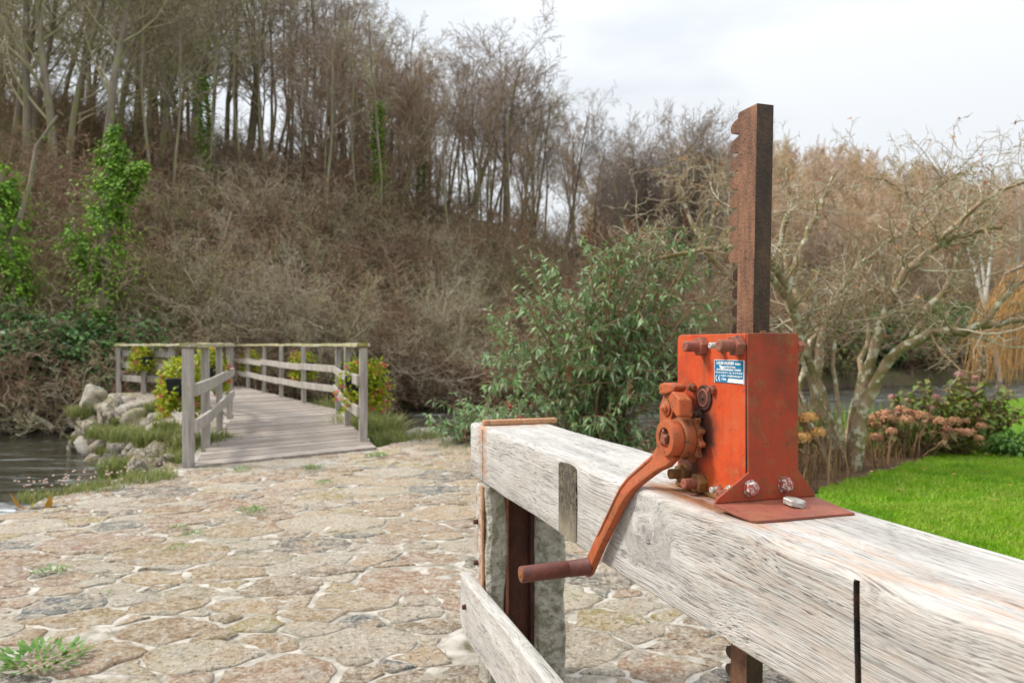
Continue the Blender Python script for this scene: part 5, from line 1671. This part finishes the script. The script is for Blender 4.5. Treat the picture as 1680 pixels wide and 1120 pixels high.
limb_shrub('leafless_shrub', 'tangled leafless shrub overhanging the water at the far left', 40, .3, 9, 2.6, m_pale, 61, (-.1, .9), .04, GL)
limb_shrub('leafless_shrub', 'leafless shrub with drooping brown branches between the far left one and the bridge', 120, .3, 10, 2.6, m_pale, 62, (-.1, .9), .04, GL)
limb_shrub('leafless_shrub', 'pale-limbed shrub just right of the tall ivy tree', 300, 2.0, 7, 3.2, m_pale, 63, (.3, 1.3), .045, GL)
limb_shrub('leafless_shrub', 'grey lichened shrub with arching limbs above the left half of the bridge', 420, 1.6, 9, 3.4, m_pale, 64, (.2, 1.3), .045, GL)
limb_shrub('leafless_shrub', 'grey lichened shrub with arching limbs above the middle of the bridge', 520, 1.4, 9, 3.2, m_pale, 65, (.2, 1.3), .045, GL)
limb_shrub('leafless_shrub', 'olive-tinged shrub on the far bank right of the bridge', 680, 1.2, 9, 3.4, m_pale, 66, (.1, 1.3), .045, GL)
limb_shrub('leafless_shrub', 'brown shrub hanging over the dark water beside the leafy green shrub', 760, 1.0, 9, 3.2, m_pale, 67, (.0, 1.2), .04, GL)
limb_shrub('leafless_shrub', 'pale bare shrub high on the slope under the ridge row', 400, 13, 6, 3.4, m_pale, 68, (.6, 1.4), .05, GL)
limb_shrub('leafless_shrub', 'grey shrub with arching limbs in the middle of the slope above the bridge', 560, 7, 8, 3.6, m_pale, 69, (.2, 1.2), .05, GL)
limb_shrub('leafless_shrub', 'olive shrub halfway up the slope above the left of the bridge', 350, 7, 8, 3.6, m_pale, 70, (.2, 1.2), .05, GL)
limb_shrub('leafless_shrub', 'pale shrub halfway up the slope left of the leafy shrub', 700, 6, 8, 3.8, m_pale, 71, (.2, 1.2), .05, GL)
limb_shrub('leafless_shrub', 'greyish shrub with thin limbs directly above the corner post of the bridge', 470, 4, 8, 3.4, m_pale, 72, (.2, 1.2), .045, GL)
# fallen branches at the water's edge
for (u0, v0, u1, v1, lab) in ((5, 640, 85, 700, 'long pale fallen branch slanting down to the water at the far left'), (75, 675, 150, 708, 'brown fallen branch ending at the rocks by the water')):
    Y0 = 17.2; g = np.random.default_rng(u0)
    p0 = np.array([a_of(u0) * Y0, Y0, 1.1 + (566 - v0) / 1200 * Y0]); p1 = np.array([a_of(u1) * 16.6, 16.6, 1.1 + (566 - v1) / 1200 * 16.6])
    t = np.linspace(0, 1, 9)[:, None]
    o_ = obj('fallen_branch', np_mesh('fallen_branch', *tubes([(p0 + (p1 - p0) * t + g.normal(0, .04, (9, 3)) - p1, np.linspace(.03, .07, 9))], 7), smooth=True), m_pale)
    o_.location = p1
    tag(o_, lab, 'branch')

# ---- the leafy shrub behind the beam
m_bud = m_leaf('grey_green_leaves', [(.07, .15, .05), (.14, .25, .08), (.23, .34, .14), (.38, .46, .30), (.16, .33, .06)], .5, .25, .35)
m_pan = m_leaf('seed_heads', [(.14, .05, .03), (.24, .09, .05), (.20, .10, .06)], .9, .1)
m_cane = m_bark('cane', [(.16, .09, .05), (.28, .18, .11), (.20, .12, .07)], sc=8)
def leafy_shrub(name, label, base, stems, seed, L, W, lpn=15, spread=.22, pan=0, side=7):
    g = np.random.default_rng(seed)
    t_ = thing(name, label, 'shrub', base)
    b0 = np.array(base)
    lines, LP, LD, LN, panl = [], [], [], [], []
    for e in stems:
        e = np.array(e) - b0
        s = np.array([g.normal(0, .14), g.normal(0, .12), 0.])
        t = np.linspace(0, 1, 9)[:, None]
        up = np.array([0, 0, 1.])
        pts = s + (e - s) * t + up * (t * (1 - t)) * .35 * np.linalg.norm(e) + g.normal(0, .015, (9, 3))
        lines.append((pts, np.linspace(.014, .004, 9)))
        br = [(pts, 1.0)]
        for _ in range(side):
            f = g.uniform(.3, .98); k_ = min(int(f * 8), 7); p = pts[k_]
            d = (pts[k_ + 1] - pts[k_]); d /= np.linalg.norm(d); ax = g.normal(size=3); d2 = d * .7 + ax * .45; d2 /= np.linalg.norm(d2)
            ln = g.uniform(.18, .42); tt = np.linspace(0, 1, 5)[:, None]
            q = p + d2 * ln * tt + np.array([0, 0, -.12]) * tt ** 2 * ln
            lines.append((q, np.linspace(.005, .002, 5))); br.append((q, .9))
            if g.random() < pan: panl.append(q[-1])
        for q, w in br:
            m_ = len(q); f = g.uniform(.35 if w == 1.0 else .1, 1, lpn if w == 1.0 else lpn - 3) * (m_ - 1); i = f.astype(int).clip(0, m_ - 2); f = (f - i)[:, None]
            P = q[i] * (1 - f) + q[i + 1] * f; d = q[i + 1] - q[i]; d /= np.linalg.norm(d, axis=1, keepdims=True)
            n_ = len(P); D = d * .5 + rnd_unit(g, n_) * .8 + [0, 0, -.35]
            LP.append(P); LD.append(D); LN.append(rnd_unit(g, n_) * .5 + [0, 0, 1.])
    P = np.concatenate(LP); D = np.concatenate(LD); Nn = np.concatenate(LN); n_ = len(P)
    V, q = leaves(P, D, Nn, g.uniform(*L, n_), g.uniform(*W, n_), droop=.25)
    obj('foliage', np_mesh('foliage', V, q), m_bud, t_)
    obj('stems', np_mesh('stems', *tubes(lines, 4), smooth=True), m_cane, t_)
    if panl:
        c = np.repeat(np.array(panl), 60, 0); n_ = len(c)
        h = g.random(n_); P = c + np.stack([g.normal(0, .012, n_) * (1.3 - h), g.normal(0, .012, n_) * (1.3 - h), h * .14], 1)
        V, q = leaves(P, rnd_unit(g, n_), rnd_unit(g, n_), np.full(n_, .016), np.full(n_, .010))
        obj('seed_heads', np_mesh('seed_heads', V, q), m_pan, t_)
    return t_
gs = random.Random(9)
stems = []
YB = 6.2
env = [(785, 570), (800, 470), (830, 400), (870, 350), (900, 300)]
def top_of(u): return np.interp(u, [775, 800, 850, 880, 930, 1000, 1060, 1110, 1150, 1190], [640, 545, 450, 405, 400, 395, 372, 375, 410, 490])
for i_ in range(88):
    u = gs.uniform(790, 1165); vt = float(top_of(u)); v_ = vt + (720 - vt) * gs.random() ** 1.4
    Yq = YB + gs.uniform(-.7, .8)
    stems.append(((u - 840) / 1200 * Yq, Yq, 1.1 + (566 - v_) / 1200 * Yq))
leafy_shrub('leafy_shrub', 'tall leafy grey-green shrub with red-brown seed heads rising behind the oak beam', (.72, 6.3, 0), stems, 5, (.05, .095), (.015, .028), 19, pan=.14, side=8)
stems = []
for i_ in range(22):
    u = gs.uniform(700, 880); v_ = gs.uniform(655, 720) ; Yq = 8.0 + gs.uniform(-.3, .7)
    stems.append(((u - 840) / 1200 * Yq, Yq, max(.08, 1.1 + (566 - v_) / 1200 * Yq)))
leafy_shrub('low_shrub', 'low leafy plants at the far edge of the paving, left of the beam end', (-.35, 8.7, -.05), stems, 6, (.06, .11), (.018, .032), 14, side=5)
g = np.random.default_rng(4)
c_ = np.array([[(833 - 840) / 1200 * 7, 7, 1.1 - 97 / 1200 * 7], [(853 - 840) / 1200 * 7, 7, 1.1 - 118 / 1200 * 7], [(873 - 840) / 1200 * 7, 7, 1.1 - 97 / 1200 * 7], [(903 - 840) / 1200 * 7, 7, 1.1 - 113 / 1200 * 7], [(900 - 840) / 1200 * 7, 7.1, 1.1 - 120 / 1200 * 7]])
rf = thing('red_flowers', 'few small red flowers on thin stems just above the far end of the oak beam', 'flowers', (.1, 7, 0))
P = np.repeat(c_, 14, 0) - [.1, 7, 0] + g.normal(0, .012, (70, 3))
V, q = leaves(P, rnd_unit(g, 70), rnd_unit(g, 70), np.full(70, .03), np.full(70, .022))
obj('petals', np_mesh('petals', V, q), m_leaf('red_petals', [(.65, .03, .05), (.70, .08, .10)], .6, .2), rf)
lines = [(np.linspace(np.array([.1 + g.normal(0, .1), 7, 0]), p, 5) - [.1, 7, 0], np.linspace(.004, .002, 5)) for p in c_]
obj('stems', np_mesh('stems', *tubes(lines, 4)), m_cane, rf)

# ---- the lichened many-stemmed tree
YT = 6.5
def pt(u, v_, dy=0): y = YT + dy; return np.array([(u - 840) / 1200 * y, y, 1.1 + (566 - v_) / 1200 * y])
TB = pt(1385, 770); TB[2] = 0
m_lich = m_bark('lichened_bark', [(.16, .11, .07), (.34, .24, .15), (.24, .17, .11)], (.50, .48, .36), .53, 9, moss=(.17, .15, .05))
m_ltwig = m_twig('lichened_twigs', [(.24, .16, .10), (.36, .28, .18), (.56, .52, .40), (.30, .19, .11), (.30, .27, .12)])
lt = thing('lichened_tree', 'low spreading bare tree with many stems crusted in pale lichen, beside the lawn', 'tree', TB)
g = np.random.default_rng(12)
limbs = [
    ([(1372, 785, 0), (1352, 690, -.1), (1330, 610, -.1), (1312, 545, -.2), (1292, 480, -.3), (1262, 425, -.4), (1222, 372, -.5), (1200, 330, -.5)], .048),
    ([(1380, 785, .1), (1356, 700, .1), (1344, 620, .2), (1346, 545, .3), (1372, 490, .3), (1398, 445, .4), (1420, 400, .4)], .042),
    ([(1392, 785, 0), (1400, 690, -.1), (1428, 595, -.1), (1458, 505, -.2), (1482, 445, -.3), (1535, 408, -.4), (1580, 384, -.5), (1640, 372, -.6)], .046),
    ([(1400, 785, -.1), (1408, 695, -.2), (1440, 612, -.2), (1488, 562, -.3), (1540, 541, -.3), (1604, 536, -.4), (1690, 524, -.4), (1780, 500, -.5)], .046),
    ([(1496, 556, -.3), (1522, 505, -.2), (1556, 468, -.2), (1570, 425, -.2), (1592, 385, -.1), (1596, 330, 0)], .026),
    ([(1462, 500, -.2), (1476, 425, 0), (1492, 370, 0), (1506, 332, .1), (1545, 300, .1), (1585, 284, .1)], .024),
    ([(1508, 335, .1), (1488, 315, .1), (1462, 300, .2), (1430, 292, .2)], .014),
    ([(1330, 610, -.1), (1276, 530, .1), (1210, 470, .2), (1150, 400, .2), (1122, 330, .3), (1110, 280, .3)], .032),
    ([(1300, 500, -.2), (1250, 440, -.5), (1190, 408, -.6), (1130, 415, -.6), (1070, 425, -.5), (1030, 400, -.4)], .026),
    ([(1292, 480, -.3), (1312, 410, -.2), (1342, 355, -.1), (1352, 318, 0), (1372, 280, 0)], .024),
    ([(1346, 545, .3), (1300, 470, .6), (1280, 400, .8), (1300, 330, .8), (1290, 260, .8)], .026),
    ([(1398, 445, .4), (1450, 400, .6), (1500, 380, .8), (1560, 340, .9), (1640, 330, 1.0)], .022),
    ([(1535, 408, -.4), (1590, 350, -.6), (1640, 310, -.7), (1700, 290, -.8)], .02),
    ([(1604, 536, -.4), (1650, 480, -.3), (1700, 450, -.2), (1760, 420, -.2)], .02),
    ([(1376, 785, .2), (1334, 720, .4), (1310, 640, .6), (1330, 560, .8), (1380, 500, 1.0), (1440, 470, 1.2)], .034),
    ([(1388, 785, .2), (1392, 700, .4), (1412, 610, .5), (1424, 540, .7), (1416, 480, .8), (1430, 430, .9)], .030),
    ([(1366, 785, -.1), (1330, 705, -.1), (1300, 640, 0), (1262, 590, 0), (1220, 540, 0)], .022),
    ([(1150, 400, .2), (1180, 330, .3), (1170, 290, .3), (1150, 250, .3)], .016),
    ([(1350, 790, .1), (1322, 700, .1), (1304, 610, .1), (1306, 520, .2), (1290, 440, .2)], .022),
    ([(1362, 790, .0), (1344, 690, -.1), (1318, 600, -.2), (1322, 530, -.2), (1340, 470, -.2)], .020),
    ([(1396, 790, .1), (1412, 690, .1), (1424, 600, 0), (1450, 520, 0), (1452, 450, .1), (1440, 380, .1)], .022),
    ([(1386, 790, -.1), (1376, 690, -.2), (1366, 600, -.2), (1372, 520, -.2), (1400, 440, -.2)], .018),
]
TW = dict(seg=[5, 4, 3], wig=[.30, .34, .36], up=[.02, .0, .0], tap=[.45, .45, .5], n=[5, 4], start=[.15, .15], ang=[.9, .8], lr=[.5, .55], rr=[.55, .6], rmin=.0026, sh=.3)
main, tw = [], {}
dead = []
for pl__, r in limbs:
    if r == 0: continue
    P = np.array([pt(*q) for q in pl__]) - TB
    # resample with crookedness
    n_ = (len(P) - 1) * 3 + 1; t = np.linspace(0, len(P) - 1, n_)
    Q_ = np.stack([np.interp(t, np.arange(len(P)), P[:, k]) for k in range(3)], 1)
    amp = np.full((n_, 1), .013); amp[0] = 0
    Q_ = Q_ + g.normal(0, 1, (n_, 3)) * amp
    rad = np.linspace(r * 1.25, r * .42, n_) * (1 + g.normal(0, .07, n_))
    main.append((Q_, rad))
    for j in range(int(n_ * 1.7)):
        i = g.integers(max(2, n_ // 3), n_ - 1); d = Q_[i] - Q_[i - 1]; d /= np.linalg.norm(d)
        if Q_[i][2] < 1.15: continue
        ax = rnd_unit(g, 1)[0]; dd = d * .5 + ax; dd[2] += .25; dd /= np.linalg.norm(dd)
        ln = g.uniform(.18, .62); grow(g, Q_[i], dd, ln, max(.004, rad[i] * .28), 0, TW, tw)
groups = {}
for P, r in main: groups.setdefault(len(P), []).append((P, r))
obj('trunk', np_mesh('trunk', *tubes(main, 9), smooth=True), m_lich, lt)
obj('crown', np_mesh('crown', *merge([tubes(tw[0], 5), tubes(tw[1], 4), tubes(tw[2], 3)])), m_ltwig, lt)
ends = np.array([q[0][-1] for q in tw[1]]); ends = ends[g.integers(0, len(ends), 420)]
V, q = leaves(ends, rnd_unit(g, 420) + [0, 0, -.8], rnd_unit(g, 420), g.uniform(.02, .045, 420), g.uniform(.015, .03, 420), fold=.4)
obj('dead_leaves', np_mesh('dead_leaves', V, q), m_leaf('dead_leaves', [(.40, .17, .07), (.50, .27, .12), (.35, .08, .06), (.55, .36, .20)], .8, .2), lt)

# ---- bed planting
n = 5200
X = rng.uniform(1.35, 5.6, n); Y = rng.uniform(4.6, 9.6, n)
BED2 = [(1.4, 4.8), (2.46, 5.64), (3.0, 6.2), (4.3, 7.35), (4.6, 7.8), (3.6, 8.3), (1.5, 8.0)]
k = in_poly_np(X, Y, BED2); XY = np.stack([X[k], Y[k]], 1)
V, q, t = blades(rng, XY, np.zeros(len(XY)), (.12, .42), (.006, .014), .7)
tag(obj('dry_grass', np_mesh('dry_grass', V, q, t), m_dry), 'rusty brown dead stems and dry grass at the foot of the lichened tree', 'dry grass', kind='stuff')
n = 1500
X = rng.uniform(2.4, 4.9, n); Y = rng.uniform(7.2, 8.9, n); k = in_poly_np(X, Y, BED)
V, q, t = blades(rng, np.stack([X[k], Y[k]], 1), np.zeros(k.sum()), (.25, .5), (.012, .024), .35)
tag(obj('iris_leaves', np_mesh('iris_leaves', V, q, t), m_leaf('strap_leaves', [(.09, .19, .03), (.14, .26, .05), (.22, .32, .06), (.30, .33, .10)], .5, .3)), 'upright green strap leaves between the lichened stems and the river', 'leaves', kind='stuff')

def hydrangea(label, x, y, r, h, nst, nl, heads, leafm, headm, hs, seed, base_leaf=True):
    g = np.random.default_rng(seed)
    t_ = thing('hydrangea', label, 'hydrangea', (x, y, 0))
    lines, LP, LD = [], [], []; tips = []
    for i in range(nst):
        th = g.uniform(0, 6.28); rr_ = r * math.sqrt(g.random()); e = np.array([math.cos(th) * rr_, math.sin(th) * rr_ * .8, h * g.uniform(.6, 1.0) * (1 - .35 * (rr_ / r) ** 2)])
        s = e * [.25, .25, 0]; t = np.linspace(0, 1, 6)[:, None]; p = s + (e - s) * t + g.normal(0, .012, (6, 3))
        lines.append((p, np.linspace(.008, .004, 6))); tips.append(p[-1])
        f = g.uniform(.25, 1, nl) * 5; k_ = f.astype(int).clip(0, 4); f = (f - k_)[:, None]
        LP.append(p[k_] * (1 - f) + p[k_ + 1] * f); dd = rnd_unit(g, nl); dd[:, 2] = dd[:, 2] * .4 - .2; LD.append(dd)
    obj('stems', np_mesh('stems', *tubes(lines, 4), smooth=True), m_cane, t_)
    P = np.concatenate(LP); D = np.concatenate(LD); n_ = len(P)
    V, q = leaves(P, D, np.tile([0, 0, 1.], (n_, 1)) + g.normal(0, .35, (n_, 3)), g.uniform(.06, .12, n_), g.uniform(.04, .075, n_), droop=.2)
    obj('foliage', np_mesh('foliage', V, q), leafm, t_)
    for k_ in range(heads):
        c = tips[k_ % len(tips)] + g.normal(0, .01, 3); m_ = 130
        d = rnd_unit(g, m_); d[:, 2] = np.abs(d[:, 2]) * 1.0 - .3 + g.normal(0, .12, m_)
        s_ = hs * g.uniform(.75, 1.2)
        V, q = leaves(c + d * s_ * [1, 1, .75], np.cross(d, rnd_unit(g, m_)), d, np.full(m_, s_ * .42), np.full(m_, s_ * .36))
        obj('flower_head', np_mesh('flower_head', V, q), headm, t_)
m_hl = m_leaf('hydrangea_leaves', [(.10, .17, .03), (.17, .22, .04), (.26, .24, .05), (.14, .08, .04)], .55, .25)
m_hl2 = m_leaf('withered_leaves', [(.20, .12, .06), (.28, .18, .09), (.14, .15, .04), (.32, .24, .12)], .8, .2)
m_hp = m_leaf('pink_sepals', [(.42, .20, .17), (.52, .28, .24), (.40, .19, .19), (.56, .36, .30)], .8, .2)
m_hb = m_leaf('brown_sepals', [(.44, .20, .10), (.56, .29, .15), (.64, .40, .24), (.46, .20, .14)], .9, .15)
m_ho = m_leaf('tan_sepals', [(.64, .32, .10), (.72, .42, .16), (.55, .30, .11)], .9, .15)
hydrangea('leafy hydrangea with faded pink heads in front of the orange willow', 4.72, 7.75, .68, .86, 80, 20, 10, m_hl, m_hp, .044, 1)
hydrangea('hydrangea with brown papery heads between the dry stems and the pink hydrangea', 3.98, 7.25, .50, .52, 34, 7, 24, m_hl2, m_hb, .062, 2)
hydrangea('low hydrangea with reddish-brown heads between the brown and the pink hydrangeas', 4.42, 7.30, .30, .40, 20, 9, 10, m_hl, m_hb, .05, 3)
hydrangea('hydrangea with tan dried mopheads peeping out right of the winding gear', 2.28, 6.15, .26, .62, 16, 3, 12, m_hl2, m_ho, .066, 4)
leaf_blob('green_plant', 'small green plant at the foot of the pink hydrangea by the lawn', 'plant', (4.95, 7.25, 0), (.22, .18, .12), 500, m_weed, (.05, .09), (.03, .05), None, 8, seed=55)

# ---- weeping willow
m_wil = m_leaf('willow_strands', [(.30, .15, .05), (.46, .25, .07), (.40, .23, .10), (.56, .34, .13)], .8, .1)
wt = thing('weeping_willow', 'weeping willow with hanging orange strands at the right edge of the lawn', 'tree', (14.9, 17.8, 0))
g = np.random.default_rng(77)
obj('trunk', np_mesh('trunk', *tubes([(np.array([[0, 0, -.2], [.1, 0, 1.2], [.0, .1, 2.2], [.2, .0, 3.3]]), np.array([.32, .26, .22, .15]))] +
    [(np.array([[0, .1, 1.8 + i * .15], [math.cos(a) * .9, math.sin(a) * .9, 2.9 + i * .08], [math.cos(a) * 1.9, math.sin(a) * 1.9, 3.2], [math.cos(a) * 2.5, math.sin(a) * 2.5, 2.9]]), np.array([.12, .09, .06, .03])) for i, a in enumerate(np.arange(0, 6.28, .7))], 8), smooth=True), m_trunk, wt)
st = []
for i in range(1500):
    a = g.uniform(0, 6.28); a = a + .16 * math.sin(a * 17 + 1) + .05 * math.sin(a * 41); r_ = 2.9 * math.sqrt(g.uniform(.12, 1)) * (1 + .10 * math.sin(a * 7)); z0 = 3.9 - .22 * r_ * r_ + g.normal(0, .25) * g.uniform(.7, 1.1)
    L_ = min(z0 - .1 - .7 * g.random() ** 2 * (1 + math.sin(a * 9)), g.uniform(.8, 3.5)); t = np.linspace(0, 1, 6)
    wob = g.normal(0, .06, (6, 2)).cumsum(0)
    p = np.stack([math.cos(a) * (r_ + .35 * np.sqrt(t)) + wob[:, 0], math.sin(a) * (r_ + .35 * np.sqrt(t)) + wob[:, 1], z0 - L_ * t], 1)
    st.append((p, np.linspace(.011, .004, 6)))
obj('crown', np_mesh('crown', *tubes(st, 3)), m_wil, wt)

# ---- pale trunks beyond the willow
m_birch = m_bark('pale_birch_bark', [(.36, .34, .28), (.52, .50, .43), (.26, .24, .18)], sc=3)
BP = dict(POLE, n=[10, 4, 4, 3])
a_, c_m = tree_meshes(90, BP, 12, .13)
pbirch = None
for i_, (u, Y, lab) in enumerate(((1612, 41, 'pale thin trunk leaning left beyond the willow, leftmost of the pale trunks'), (1632, 42, 'pale straight trunk second from the left beyond the willow'), (1641, 40, 'pale straight trunk third from the left beyond the willow'),
                              (1668, 43, 'pale trunk above the willow at the right edge'))):
    x = a_of(u) * Y; z = float(hill(x, Y))
    if pbirch is None:
        pbirch = thing('pale_tree', lab, 'tree', (x, Y, z), .4, 'pale trunked trees beyond the willow')
        obj('trunk', a_, m_birch, pbirch); obj('crown', c_m, m_crown_m, pbirch)
    else:
        dup(pbirch, (x, Y, z), i_ * 1.3, tr_.uniform(.85, 1.05), lab)
